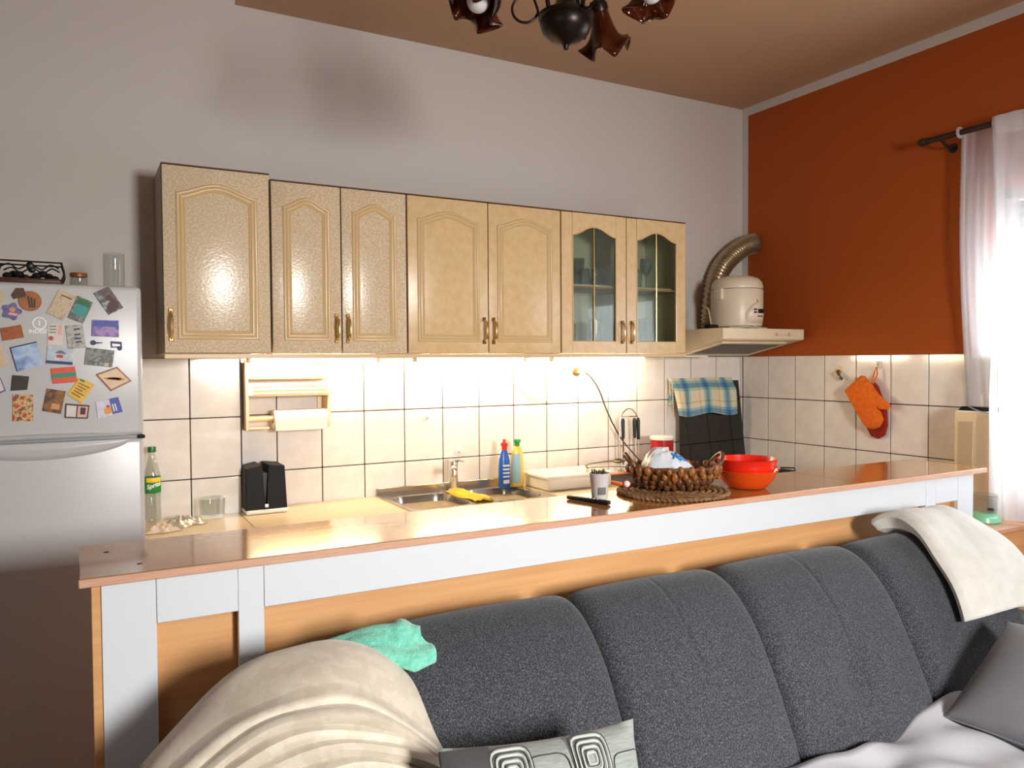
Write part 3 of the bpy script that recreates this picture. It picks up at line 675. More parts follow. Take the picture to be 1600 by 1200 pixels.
decal(m, 'navy_strip', patch(q, 0, 1, .8, .97), 'ink_navy'); decal(m, 'red_motif', patch(q, .38, .62, .42, .6), 'ink_red'); decal(m, 'grey_arch', [quad_pt(q, .3+.45*i/8, .35-.2*math.sin(PI*i/8)) for i in range(9)], 'grey_print')
m = magnet('fridge_magnet', 'small black tadpole-shaped magnet with a thin stem', circ(-3.537, .044, .008, 16), 'ink_navy'); decal(m, 'stem', [(-3.534, .046), (-3.511, .0455), (-3.511, .0425), (-3.534, .040)], 'ink_navy', fyf-.003, .002)
m = magnet('fridge_magnet', 'small black music-note-shaped magnet', circ(-3.462, .026, .007, 14), 'ink_navy')
decal(m, 'note_stem', [(-3.488, .049), (-3.456, .047), (-3.455, .024), (-3.459, .024), (-3.460, .040), (-3.484, .042), (-3.483, .032), (-3.460, .033), (-3.460, .029), (-3.487, .028)], 'ink_navy', fyf-.003, .002)
q = [(-3.557, .029), (-3.477, .019), (-3.485, -.035), (-3.564, -.025)]; m = magnet('fridge_magnet', 'black and white photo magnet below the music note', q, 'mp_dark'); decal(m, 'pale_corner', patch(q, .7, .86, .78, .98), 'mp_cream')
q = [(-3.656, -.037), (-3.59, -.031), (-3.583, -.08), (-3.651, -.085)]; m = magnet('fridge_magnet', 'flag magnet with red, green and red stripes', q, 'flag_red'); decal(m, 'green_stripe', patch(q, 0, 1, .36, .64), 'flag_green')
q = [(-3.533, -.057), (-3.471, -.033), (-3.429, -.08), (-3.49, -.112)]; m = magnet('fridge_magnet', 'diamond-set cream magnet with brown edge and brown wing drawing', q, 'mp_wood'); decal(m, 'cream_face', patch(q, .07, .93, .08, .92), 'mp_pot')
for a in range(4): decal(m, 'wing_stroke', [quad_pt(q, x_, y_) for x_, y_ in ((.15+.1*a, .30+.05*a), (.3+.15*a, .34+.08*a), (.62+.07*a, .5+.1*a), (.25+.12*a, .46+.09*a))], 'copper_lid', fyf-.0052)
q = [(-3.578, -.067), (-3.536, -.089), (-3.574, -.149), (-3.613, -.119)]; m = magnet('fridge_magnet', 'yellow tilted magnet with short dark lines of text', q, 'mp_yel')
for r_ in range(5): decal(m, 'text_line', patch(q, .15+.05*(r_ % 2), .85-.1*(r_ % 3), .22+.14*r_, .26+.14*r_), 'ink_dark')
decal(m, 'green_leaf', patch(q, .1, .4, .02, .12), 'label_green')
magnet('fridge_magnet', 'small dark brown square magnet on the left', [(-3.757, -.056), (-3.713, -.061), (-3.719, -.102), (-3.762, -.104)], 'mp_dsq')
magnet('fridge_magnet', 'tan magnet cut off at the left picture edge', [(-3.813, .047), (-3.786, .042), (-3.767, -.027), (-3.806, -.037)], 'mp_tan')
q = [(-3.811, -.056), (-3.788, -.06), (-3.774, -.104), (-3.799, -.117)]; m = magnet('fridge_magnet', 'lilac-rimmed white magnet at the left picture edge', q, 'mp_purple'); decal(m, 'white_face', patch(q, .08, .88, .08, .9), 'mp_white')
magnet('fridge_magnet', 'upright red and gold blotchy painting magnet, lowest on the left', [(-3.757, -.115), (-3.704, -.117), (-3.705, -.199), (-3.759, -.197)], 'mp_port')
q = [(-3.667, -.099), (-3.616, -.109), (-3.631, -.18), (-3.681, -.168)]; m = magnet('fridge_magnet', 'dark brown tilted magnet with an amber patch', q, 'mp_brown'); decal(m, 'amber_patch', patch(q, .42, .85, .6, .85), 'ink_tan')
q = [(-3.618, -.147), (-3.551, -.155), (-3.557, -.198), (-3.621, -.193)]; m = magnet('fridge_magnet', 'open-book-shaped magnet with two pale pages', q, 'mp_book'); decal(m, 'page', patch(q, .06, .47, .12, .9), 'mp_white'); decal(m, 'page', patch(q, .53, .94, .12, .9), 'ink_pink'); decal(m, 'portrait', patch(q, .64, .86, .2, .7), 'ink_dark', fyf-.0052)
q = [(-3.535, -.144), (-3.47, -.13), (-3.456, -.182), (-3.529, -.2)]; m = magnet('fridge_magnet', 'white magnet with a blue field and yellow figures, lowest on the right', q, 'mp_bw', .003); decal(m, 'blue_field', patch(q, .6, 1, .02, .95), 'ink_blue', fyf-.0036); decal(m, 'yellow_figure', patch(q, .3, .6, .5, .85), 'ink_orange', fyf-.0036); decal(m, 'red_figure', patch(q, .42, .55, .35, .5), 'ink_red', fyf-.0036)
for u in (.66, .76): decal(m, 'white_pillar', patch(q, u, u+.05, .35, .8), 'ink_white', fyf-.0042)

# ---- on top of the fridge
ZF = fz
t = thing('wire_basket', 'black wire-handled basket with dark brown tray on top of the fridge', 'basket', (-3.70, -.60, ZF))
bx0, bx1, by0, by1 = -3.79, -3.622, -.66, -.55
B().box(bx0, bx1, by0, by1, ZF+.001, ZF+.018, .005, 2).obj('tray', 'basket_tray', t)
b = B()
b.tube([(bx0-.003, by0, ZF+.07), (bx1+.003, by0, ZF+.068), (bx1+.003, by1, ZF+.068), (bx0-.003, by1, ZF+.07)], .0028, 6, closed=True)
for x, y in ((bx0, by0), (bx1, by0), (bx1, by1), (bx0, by1)): b.tube(smoothpath([(x, y, ZF+.01), (x+(.008 if x > -3.7 else -.008), y, ZF+.035), (x, y, ZF+.069)], 4), .0035, 6)
b.obj('frame', 'black_plastic', t)
for y in (by0, by1):
    b = B()
    for s in (-1, 1):
        b.tube(smoothpath([((bx0+bx1)/2, y, ZF+.066), ((bx0+bx1)/2+s*.03, y, ZF+.045), ((bx0+bx1)/2+s*.055, y, ZF+.06), ((bx0+bx1)/2+s*.078, y, ZF+.05)], 5), .0026, 6)
    b.ball(((bx0+bx1)/2, y, ZF+.056), .012, 10, (1, .4, 1))
    b.obj('scrollwork', 'black_plastic', t)
b = B()
for k in range(9): b.ball((bx0+.02+.016*k, -.60+.02*math.sin(k*2), ZF+.028+.008*math.sin(k*1.3)), .014, 8, (1, 1, .8))
b.obj('contents', 'black_matte', t)
t = thing('spice_jar', 'small squat glass jar with a copper lid on top of the fridge', 'jar', (-3.574, -.58, ZF))
B().lathe([(0, .001), (.025, .001), (.027, .006), (.027, .03), (.022, .034), (.020, .034), (.025, .028), (.025, .006), (0, .005)], (-3.574, -.58, ZF), 24).obj('glass', 'bottle_clear', t)
B().lathe([(0, .048), (.025, .047), (.026, .044), (.026, .035), (0, .035)], (-3.574, -.58, ZF), 24).obj('lid', 'copper_lid', t)
tag(B().lathe([(0, .001), (.031, .001), (.033, .006), (.0335, .125), (.0315, .125), (.031, .012), (0, .010)], (-3.468, -.52, ZF), 28).obj('glass_vase', 'bottle_clear', org=(-3.468, -.52, ZF)), 'tall clear glass vase at the right end of the fridge top', 'vase')

# ================================================================== THINGS ON THE LEFT WORKTOP
t = thing('soda_bottle', 'clear soda bottle with green cap and green label between fridge and tiles', 'bottle', (-3.335, -.16, ZW)); bx, by = -3.335, -.16
B().lathe([(0, .006), (.02, .002), (.027, .004), (.031, .02), (.030, .06), (.029, .09), (.0305, .12), (.0305, .19), (.026, .215), (.017, .25), (.0125, .275), (.0125, .285), (.0105, .285), (.0105, .275), (.015, .25), (.024, .215), (.029, .188), (.029, .02), (.018, .006)], (bx, by, ZW), 28).obj('bottle', 'bottle_clear', t)
lb = B().lathe([(.0312, .125), (.0316, .126), (.0316, .186), (.0312, .187)], (bx, by, ZW), 28).obj('label', 'label_green', t)
B().lathe([(.0318, .168), (.0321, .170), (.0321, .184), (.0318, .185)], (bx, by, ZW), 20, ang=1.9, start=-2.4).obj('label_band', 'label_yellow', lb)
# word on the label, wrapped around the bottle
def wrapped(body, size, mat, parent, cx, cy, z, rad, a0, shear=.3, rotz=.0, name='lettering'):
    o = text(body, size, mat, parent, Matrix.Rotation(rotz, 4, 'Z'), name, .0002, True, shear); me = o.data; org = ORIG[parent.name]
    for v in me.vertices:
        a = a0+v.co.x/rad; r = rad+.0004+v.co.z; v.co = Vector((cx+r*math.cos(a), cy+r*math.sin(a), z+v.co.y))-org
wrapped('Sprite', .024, 'logo_white', lb, bx, by, ZW+.155, .0318, -1.50, rotz=.25)
B().lathe([(0, .306), (.0145, .305), (.015, .303), (.015, .284), (.0125, .284)], (bx, by, ZW), 20).obj('cap', 'bottle_green', t)
t = thing('crumpled_bag', 'crumpled silvery plastic bag lying in front of the soda bottle', 'bag', (-3.235, -.24, ZW))
def crumple(cx, cy, rx, ry, h, seed, n=22):
    rnd = random.Random(seed); ph = [rnd.uniform(0, 6) for _ in range(8)]
    def fn(u, v):
        a = 2*PI*u; r = v; k = 1+.18*math.sin(3*a+ph[0])+.12*math.sin(5*a+ph[1])
        z = h*(1-r**2)*(0.6+.4*math.sin(7*a+ph[2]+5*r)*math.cos(9*r+ph[3]))+.012*abs(math.sin(11*a*1+ph[4])*math.sin(8*r+ph[5]))*(1-r)+.002
        return (cx+rx*r*k*math.cos(a), cy+ry*r*k*math.sin(a), z)
    return fn
f = crumple(-3.235, -.24, .075, .06, .035, 3); B().grid(lambda u, v: (f(u, v)[0], f(u, v)[1], ZW+f(u, v)[2]), 44, 16, cu=True).obj('film', 'foil', t, angle=25)
f2 = crumple(-3.32, -.33, .06, .05, .03, 9); tag(B().grid(lambda u, v: (f2(u, v)[0], f2(u, v)[1], ZW+f2(u, v)[2]), 36, 14, cu=True).obj('paper_napkin', 'tissue', org=(-3.32, -.33, ZW), angle=30), 'crumpled cream paper napkin at the worktop end by the fridge', 'napkin')
tag(B().lathe([(0, .002), (.042, .002), (.047, .008), (.052, .085), (.0495, .085), (.045, .012), (0, .010)], (-3.115, -.16, ZW), 30).obj('glass_bowl', 'bottle_clear', org=(-3.115, -.16, ZW)), 'clear straight-sided glass bowl against the tiles left of the black box', 'bowl')
# black notched box with white base
t = thing('bread_bin', 'upright black box with a V-shaped notch on top and a white base, on the worktop', 'container', (-2.905, -.12, ZW))
def halfbox(x0, x1, xt0, xt1, y0, y1, z0, z1a, z1b):
    b = B(); b.add([(x0, y0, z0), (x1, y0, z0), (xt1, y0+.012, z1b), (xt0, y0+.012, z1a), (x0, y1, z0), (x1, y1, z0), (xt1, y1, z1b), (xt0, y1, z1a)], [(0, 1, 2, 3), (7, 6, 5, 4), (0, 4, 5, 1), (1, 5, 6, 2), (2, 6, 7, 3), (3, 7, 4, 0)]); return b
for nm, bb in (('left_half', halfbox(-2.988, -2.906, -2.985, -2.918, -.185, -.03, ZW+.018, ZW+.192, ZW+.206)), ('right_half', halfbox(-2.905, -2.818, -2.893, -2.824, -.185, -.03, ZW+.018, ZW+.207, ZW+.198))):
    o = bb.obj(nm, 'black_matte', t); md = o.modifiers.new('edge', 'BEVEL'); md.width = .005; md.segments = 3
B().box(-2.93, -2.88, -.165, -.05, ZW+.018, ZW+.17).obj('core', 'black_plastic', t, smooth=False)
B().box(-2.988, -2.815, -.19, -.025, ZW+.001, ZW+.02, .008, 3).obj('base', 'white_plastic', t)
o = B().box(-2.911, -2.897, -.1895, -.183, ZW+.028, ZW+.042, .001, 1).obj('badge', 'logo_white', t)

# wall dispenser for foil and kitchen paper
t = thing('roll_dispenser', 'cream plastic wall dispenser for foil and paper rolls under the second cabinet', 'dispenser', (-2.80, -.012, ZT-.16))
X0, X1 = -2.972, -2.605
for zz0, zz1, yy in ((ZT-.095, ZT-.035, -.115), (ZT-.168, ZT-.108, -.115)):
    d = B().box(X0+.012, X1, yy, -.012, zz0, zz1, .008, 2).obj('foil_drawer', 'holder_plastic', t)
    for k in range(3): B().box(X0+.03, X1-.02, yy-.002, yy+.002, zz0+.012+.016*k, zz0+.016+.016*k).obj('rib', 'cream_plastic', d, smooth=False)
    B().box(X0+.012, X0+.032, yy-.004, yy+.006, zz0+.006, zz1-.006, .002, 1).obj('end_stop', 'white_plastic', d)
B().box(X0, X0+.014, -.12, -.012, ZT-.31, ZT-.02, .003, 1).obj('side_cheek', 'holder_plastic', t)
B().box(X1-.012, X1+.002, -.10, -.012, ZT-.31, ZT-.17, .003, 1).obj('side_cheek', 'holder_plastic', t)
B().box(X0, X1, -.020, -.012, ZT-.17, ZT-.02).obj('back_plate', 'holder_plastic', t, smooth=False)
B().box(X0+.01, X0+.035, -.02, -.012, ZT-.29, ZT-.17).obj('back_strip', 'holder_plastic', t, smooth=False)
B().box(X1-.035, X1-.01, -.02, -.012, ZT-.29, ZT-.17).obj('back_strip', 'holder_plastic', t, smooth=False)
B().tube([(X0+.01, -.075, ZT-.262), (X1-.008, -.075, ZT-.262)], .012, 12).obj('roll_bar', 'cream_plastic', t)
B().box(X0+.014, X0+.10, -.115, -.04, ZT-.306, ZT-.298, .002, 1).obj('spice_shelf', 'holder_plastic', t)
B().box(X0, X0+.02, -.118, -.105, ZT-.03, ZT-.008, .002, 1).obj('amber_clip', 'amber_plastic', t)
B().box(X1-.06, X1-.005, -.118, -.105, ZT-.03, ZT-.014, .002, 1).obj('amber_clip', 'amber_plastic', t)
t2 = thing('paper_roll', 'white kitchen paper roll on the right end of the wall dispenser', 'paper roll', (-2.72, -.075, ZT-.30))
B().lathe([(.018, -.115), (.042, -.115), (.042, .115), (.018, .115), (.018, -.115)], (-2.735, -.075, ZT-.268), 28, mat=Matrix.Rotation(PI/2, 4, 'Y')).obj('roll', 'paper', t2)
B().box(-2.848, -2.622, -.1185, -.1175, ZT-.315, ZT-.262).obj('loose_sheet', 'paper', t2, smooth=False)

# ================================================================== THINGS ALONG THE LONG WORKTOP
def bottle(name, label, x, y, prof, mat, cap, capmat, flat=.6):
    t = thing(name, label, 'bottle', (x, y, ZW)); B().lathe(prof, (x, y, ZW+.007), 24, sy=flat).obj('body', mat, t)
    B().lathe(cap, (x, y, ZW+.007), 16).obj('cap', capmat, t); return t
tb = bottle('dish_soap_bottle', 'blue dish soap bottle with red cap beside the sink', -1.748, -.14, [(0, 0), (.030, 0), (.033, .01), (.032, .10), (.028, .14), (.018, .175), (.012, .19), (0, .19)], 'soap_blue', [(.013, .188), (.013, .205), (.017, .207), (.017, .222), (.008, .226), (.007, .24), (0, .241)], 'cap_red')
o = B(); 
for k in range(4): o.box(-1.766, -1.73, -.1618, -.158, ZW+.06+.018*k, ZW+.068+.018*k)
o.obj('label_lines', 'logo_white', tb, smooth=False)
B().box(-1.764, -1.732, -.1622, -.159, ZW+.03, ZW+.048).obj('label_panel', 'logo_white', tb, smooth=False)
tb = bottle('dish_soap_bottle', 'pale clear-and-yellow dish soap bottle with green cap beside the blue one', -1.672, -.135, [(0, 0), (.034, 0), (.037, .012), (.036, .12), (.030, .17), (.024, .195), (.012, .205), (0, .206)], 'soap_yellow', [(.013, .203), (.013, .218), (.02, .224), (.018, .236), (0, .24)], 'cap_green')
B().lathe([(.0365, .02), (.0375, .03), (.0365, .1), (.031, .165)], (-1.672, -.137, ZW+.007), 12, ang=1.5, start=-2.9, sy=.62).obj('side_label', 'soap_clear', tb)
def clothf(u, v):
    x = -2.055+.10*u+.01*math.sin(v*7); y = -.43+.34*v; return (x, y, ZW+.010+.012*math.sin(u*PI)*(1+.4*math.sin(v*11))+.004*math.sin(u*17+v*9))
tag(B().grid(clothf, 16, 30).obj('dish_cloth', 'cloth_yellow', org=(-2.0, -.27, ZW), solid=.004, soff=1), 'yellow dish cloth lying across the bridge between the two sink bowls', 'cloth')
t = thing('white_container', 'low white plastic container with lid right of the sink', 'container', (-1.45, -.21, ZW))
B().box(-1.615, -1.235, -.335, -.085, ZW+.001, ZW+.062, .014, 3).obj('tub', 'white_plastic', t)
B().box(-1.625, -1.225, -.345, -.075, ZW+.060, ZW+.075, .006, 2).obj('lid', 'white_plastic', t)
B().lathe([(0, 0), (.005, 0), (.005, .002), (0, .002)], (-1.33, -.336, ZW+.035), 10, mat=Matrix.Rotation(PI/2, 4, 'X')).obj('mark', 'black_matte', t)
# salad tongs on the container
tg = B()
for s in (0, 1): tg.tube(smoothpath([(-1.36, -.30, ZW+.095), (-1.31, -.22-.03*s, ZW+.10-.012*s), (-1.20, -.18-.10*s, ZW+.100-.01*s), (-1.10, -.16-.16*s, ZW+.098-.014*s)], 6), .006, 8, flat=.5)
tg.tube(smoothpath([(-1.10, -.16, ZW+.098), (-1.06, -.14, ZW+.102), (-1.03, -.17, ZW+.098), (-1.08, -.19, ZW+.094), (-1.10, -.16, ZW+.098)], 5), .006, 8)
tag(tg.obj('kitchen_tongs', 'olive_metal', org=(-1.2, -.22, ZW+.08)), 'thin metal tongs resting over the white container', 'utensil')
t = thing('baking_tray', 'black baking tray with an orange rim on the worktop behind the bar items', 'tray', (-.92, -.33, ZW))
B().box(-1.20, -.64, -.53, -.09, ZW+.001, ZW+.010, .003, 1).obj('base', 'black_matte', t)
b = B(); x0, x1, y0, y1 = -1.21, -.63, -.54, -.08; ww = .014
for a in ((x0, x1, y0, y0+ww), (x0, x1, y1-ww, y1), (x0, x0+ww, y0+ww, y1-ww), (x1-ww, x1, y0+ww, y1-ww)): b.box(*a, ZW+.002, ZW+.018, .003, 1)
b.obj('rim', 'tray_orange', t)
# utensil stand with hanging tools
kx = -.925
t = thing('utensil_stand', 'chrome arched utensil stand with three black-handled tools against the tiles', 'utensil stand', (kx, -.07, ZW+.03))
zb = ZW+.03
B().lathe([(0, 0), (.055, 0), (.055, .006), (0, .008)], (kx, -.10, zb), 24).obj('base', 'chrome', t)
B().tube(smoothpath([(kx-.062, -.07, zb+.004), (kx-.064, -.07, zb+.2), (kx-.058, -.07, zb+.285), (kx-.03, -.07, zb+.325), (kx, -.07, zb+.336), (kx+.03, -.07, zb+.325), (kx+.058, -.07, zb+.285), (kx+.064, -.07, zb+.2), (kx+.062, -.07, zb+.004)], 5), .0045, 8).obj('arch', 'chrome', t)
B().tube([(kx-.062, -.07, zb+.293), (kx+.062, -.07, zb+.293)], .0035, 8).obj('cross_bar', 'chrome', t)
for x, l in ((kx-.05, .11), (kx+.03, .11), (kx+.055, .12)):
    B().tube([(x, -.082, zb+.285), (x, -.082, zb+.27), (x+.002, -.082, zb+.285-l)], [.007, .011, .009], 10).obj('tool_handle', 'black_plastic', t)
    B().tube([(x+.002, -.082, zb+.285-l), (x+.003, -.082, zb+.03)], .004, 8).obj('tool_shaft', 'wood_handle' if x < kx else 'chrome', t)
# red coffee tin
t = thing('coffee_tin', 'red round tin with a pale rim standing behind the wicker basket', 'tin', (-.80, -.20, ZW+.012))
B().lathe([(0, .001), (.062, .001), (.063, .006), (.063, .19), (0, .19)], (-.80, -.20, ZW+.012), 32).obj('body', 'can_red', t)
B().lathe([(.0635, .188), (.066, .19), (.066, .205), (.062, .207), (0, .205)], (-.80, -.20, ZW+.012), 32).obj('rim_lid', 'white_plastic', t)
B().lathe([(.0634, .06), (.0638, .062), (.0638, .15), (.0634, .152)], (-.80, -.20, ZW+.012), 14, ang=1.1, start=-2.75).obj('label', 'white_plastic', t)
# ---- tiles' fittings
t = thing('wall_plug', 'brown round plug in a wall socket with a long dark cable', 'plug', (-1.235, -.01, ZT-.081))
RX = Matrix.Rotation(PI/2, 4, 'X')
B().lathe([(0, .022), (.015, .022), (.021, .016), (.023, 0), (0, 0)], (-1.235, -.010, ZT-.081), 22, mat=RX).obj('plug_body', 'bronze', t)
B().tube([(-1.235, -.03, ZT-.081), (-1.222, -.052, ZT-.083), (-1.208, -.06, ZT-.086)], [.008, .0065, .005], 8).obj('strain_relief', 'panel_grey', t)
B().tube(smoothpath([(-1.208, -.06, ZT-.086), (-1.17, -.06, ZT-.112), (-1.115, -.055, ZT-.18), (-1.07, -.055, ZT-.28), (-1.02, -.06, ZT-.38), (-.965, -.075, ZT-.47), (-.905, -.13, ZT-.565), (-.88, -.16, ZT-.62)], 8), .0042, 8).obj('cable', 'cable_dark', t)
tag(B().tube(smoothpath([(-1.705, -.018, ZT-.05), (-1.63, -.016, ZT-.13), (-1.55, -.016, ZT-.195), (-1.46, -.018, ZT-.225), (-1.37, -.018, ZT-.215), (-1.30, -.018, ZT-.15), (-1.262, -.018, ZT-.07), (-1.25, -.02, ZT-.02)], 8), .0035, 6).obj('lamp_cable', 'cable_white', org=(-1.47, -.015, ZT-.2)), 'thin white cable looping across the tiles between two tube lamps', 'cable')
def hook(label, x, z, wall='back', y=0):
    c = (x, -.012, z) if wall == 'back' else (-.012, y, z); t = thing('wall_hook', label, 'hook', c, 'small adhesive hooks on the tiles')
    if wall == 'back':
        B().box(x-.016, x+.016, -.014, -.0095, z-.018, z+.018, .004, 2).obj('pad', 'white_plastic', t)
        B().tube(smoothpath([(x, -.014, z+.006), (x, -.024, z-.006), (x, -.03, z-.012), (x, -.03, z-.004)], 4), .003, 6).obj('prong', 'chrome', t)
    else:
        B().box(-.014, -.0095, y-.016, y+.016, z-.018, z+.018, .004, 2).obj('pad', 'white_plastic', t)
        B().tube(smoothpath([(-.014, y, z+.006), (-.024, y, z-.006), (-.03, y, z-.012), (-.03, y, z-.004)], 4), .003, 6).obj('prong', 'chrome', t)
hook('small clear adhesive hook on the tiles above the tap', -2.11, ZT-.286)
hook('small white adhesive hook just above the tap', -1.94, ZT-.462)
hook('white adhesive hook holding the orange oven mitt', 0, ZT-.052, 'right', -.955)
t = thing('water_valve', 'corroded brass valve stub sticking out of the right-hand tiles', 'valve', (-.012, -.715, ZT-.1))
B().lathe([(0, .006), (.024, .006), (.028, 0)], (-.010, -.715, ZT-.083), 18, mat=Matrix.Rotation(-PI/2, 4, 'Y')).obj('rosette', 'cream_plastic', t)
B().tube(smoothpath([(-.012, -.715, ZT-.085), (-.03, -.72, ZT-.09), (-.035, -.735, ZT-.115), (-.03, -.75, ZT-.13)], 4), .008, 8).obj('spout', 'olive_metal', t)
# oven mitts on the right wall (Y,Z outlines)
def mitt(name, label, out, x0, x1, mat):
    b = B(); n = len(out); cy = sum(a for a, c in out)/n; cz = sum(c for a, c in out)/n; rings = []
    for k in range(9):
        t_ = k/8; x = x0+(x1-x0)*t_; s = 1-.12*abs(2*t_-1)**3
        rings.append([(x, cy+(a-cy)*s, ZT+cz+(c-cz)*s) for a, c in out])
    vs = [q for r_ in rings for q in r_]; fs = []
    for k in range(8):
        for i in range(n): j = (i+1) % n; fs.append((k*n+i, k*n+j, (k+1)*n+j, (k+1)*n+i))
    fs += [tuple(range(n)), tuple(8*n+i for i in range(n-1, -1, -1))]
    b.add(vs, fs); return tag(b.obj(name, mat, org=(x1, cy, ZT+cz), angle=60), label, 'oven mitt', 'oven mitts on the right wall')
mo = [(-.789, -.185), (-.80, -.178), (-.885, -.108), (-.905, -.110), (-.945, -.15), (-.985, -.20), (-1.035, -.238), (-1.052, -.255), (-1.045, -.275), (-1.015, -.278), (-.992, -.262), (-.985, -.275), (-1.0, -.30), (-1.012, -.33), (-.995, -.365), (-.96, -.382), (-.925, -.375), (-.895, -.345), (-.855, -.285), (-.815, -.225)]
m1 = mitt('oven_mitt', 'bright orange oven mitt hanging with its thumb to the right', mo, -.075, -.045, 'mitt_orange')
mr = [(-.83, -.24), (-.86, -.18), (-.94, -.14), (-.96, -.16), (-1.01, -.28), (-1.015, -.36), (-1.0, -.41), (-.965, -.43), (-.925, -.42), (-.895, -.37), (-.855, -.30)]
mitt('oven_mitt', 'dark red oven mitt hanging behind the orange one', mr, -.04, -.014, 'mitt_red')
B().tube([(-.06, -.945, ZT-.15), (-.05, -.955, ZT-.09), (-.032, -.955, ZT-.06), (-.04, -.965, ZT-.10), (-.058, -.955, ZT-.15)], .0035, 6).obj('loop', 'mitt_orange', m1)

# ================================================================== HOOD, DUCT, RICE COOKER
hx0, hx1 = -.652, -.045
t = thing('cooker_hood', 'cream slanted cooker hood right of the glazed cabinet', 'hood', (-.35, -.25, ZT))
b = B(); zt, zf, zbk = ZT+.145, ZT+.085, ZT+.004
vs = []; 
for x in (hx0, hx1): vs += [(x, -.505, zt), (x, -.010, zt), (x, -.010, zbk), (x, -.10, zbk), (x, -.50, zf)]
b.add(vs, [(0, 1, 2, 3, 4), (9, 8, 7, 6, 5), (0, 5, 6, 1), (1, 6, 7, 2), (2, 7, 8, 3), (3, 8, 9, 4), (4, 9, 5, 0)])
hb = b.obj('shell', 'hood_white', t, smooth=False)
def under(u, v, off=.0): return (hx0+(hx1-hx0)*u, -.10-.40*v, zbk+(zf-zbk)*v-off)
def plate(u0, u1, v0, v1, th): 
    b = B(); P8 = [under(u, v, o) for o in (0, th) for u, v in ((u0, v0), (u1, v0), (u1, v1), (u0, v1))]
    return b.add(P8, [(0, 1, 2, 3), (7, 6, 5, 4), (0, 4, 5, 1), (1, 5, 6, 2), (2, 6, 7, 3), (3, 7, 4, 0)])
plate(.10, .90, .12, .86, .006).obj('filter_frame', 'hood_white', t, smooth=False)
plate(.15, .86, .20, .78, .008).obj('filter_mesh', 'hood_filter', t, smooth=False)
B().box(hx0, hx1, -.511, -.503, zf+.002, zt, .002, 1).obj('front_panel', 'hood_white', t)
B().box(-.285, -.135, -.5135, -.510, zf+.020, zf+.036, .001, 1).obj('button_strip', 'cream_plastic', t)
for x in (-.262, -.165): B().lathe([(0, .006), (.009, .006), (.010, 0)], (x, -.5135, zf+.03), 14, mat=RX).obj('button', 'panel_grey', t)
B().box(hx0+.01, -.40, -.13, -.09, zbk-.008, zbk+.001).obj('lamp_strip', 'white_plastic', t, smooth=False)
# corrugated exhaust duct
path = smoothpath([(-.335, -.085, ZT+.147), (-.335, -.085, ZT+.22), (-.315, -.085, ZT+.38), (-.265, -.085, ZT+.50), (-.20, -.088, ZT+.575), (-.12, -.095, ZT+.635), (-.05, -.105, ZT+.668), (-.008, -.108, ZT+.678)], 22)
tag(B().tube(path, [.056+.005*math.sin(i*PI/2*1.0+.4) for i in range(len(path))], 28).obj('exhaust_duct', 'duct_alu', org=(-.335, -.085, ZT+.147), angle=80), 'corrugated aluminium duct bending from the hood into the orange wall', 'duct')
# rice cooker
cx, cy, cz = -.338, -.295, ZT+.146
t = thing('rice_cooker', 'cream round multicooker with a small display standing on the hood', 'cooker', (cx, cy, cz))
B().lathe([(0, .012), (.125, .012), (.136, .02), (.141, .05), (.143, .215), (.14, .222)], (cx, cy, cz), 44).obj('body', 'cooker_white', t)
B().lathe([(.1405, .225), (.142, .235), (.136, .262), (.118, .284), (.08, .297), (.03, .300), (0, .300)], (cx, cy, cz), 44).obj('lid', 'cooker_white', t)
B().lathe([(.139, .219), (.1395, .227), (.138, .227)], (cx, cy, cz), 44).obj('lid_seam', 'cabinet_edge', t)
for k in range(3): B().lathe([(0, 0), (.014, 0), (.014, .013), (0, .013)], (cx+.09*math.cos(k*2.1), cy+.09*math.sin(k*2.1), cz), 12).obj('foot', 'black_matte', t)
# control bulge towards the room
ang = math.radians(-88); R3 = Matrix.Translation((cx, cy, cz)) @ Matrix.Rotation(ang+PI/2, 4, 'Z')
b = B(); 
def bulge(u, v):
    a = (u-.5)*1.15; h = .035+.13*v; wdt = math.sin(PI*min(1, v*1.05+.12))**.5*(1-.35*v); r = .142+.022*math.cos((u-.5)*PI)**.7*math.sin(PI*v)**.5
    return tuple(R3 @ Vector((r*math.sin(a*wdt), -r*math.cos(a*wdt), h)))
b.grid(bulge, 20, 16).obj('control_bulge', 'cooker_white', t)
def onb(x0, x1, z0, z1, d, nm, mt): 
    bb = B().box(x0, x1, -.172+d, -.150, z0, z1, .0015, 1); bb.v = [tuple(R3 @ Vector(q)) for q in bb.v]; return bb.obj(nm, mt, t)
onb(-.012, .024, .085, .108, 0, 'display', 'screen_dark')
for xx, zz in ((-.03, .105), (-.03, .09)): onb(xx-.006, xx+.004, zz-.004, zz+.004, .002, 'button', 'screen_dark')
for xx in (-.008, .014): onb(xx-.005, xx+.005, .066, .072, .001, 'button', 'copper_lid')
B().box(cx-.158, cx-.138, cy-.04, cy+.02, cz+.165, cz+.225, .005, 2).obj('lid_hinge', 'cooker_white', t)
t = thing('power_adapter', 'small dark adapter with a pale cord lying on the hood beside the glazed cabinet', 'adapter', (-.60, -.37, ZT+.146))
B().box(-.635, -.575, -.40, -.35, ZT+.1465, ZT+.168, .006, 2).obj('block', 'black_matte', t)
B().tube(smoothpath([(-.59, -.36, ZT+.165), (-.57, -.33, ZT+.20), (-.54, -.28, ZT+.26), (-.53, -.24, ZT+.27)], 6), .004, 6).obj('cord', 'cream_plastic', t)
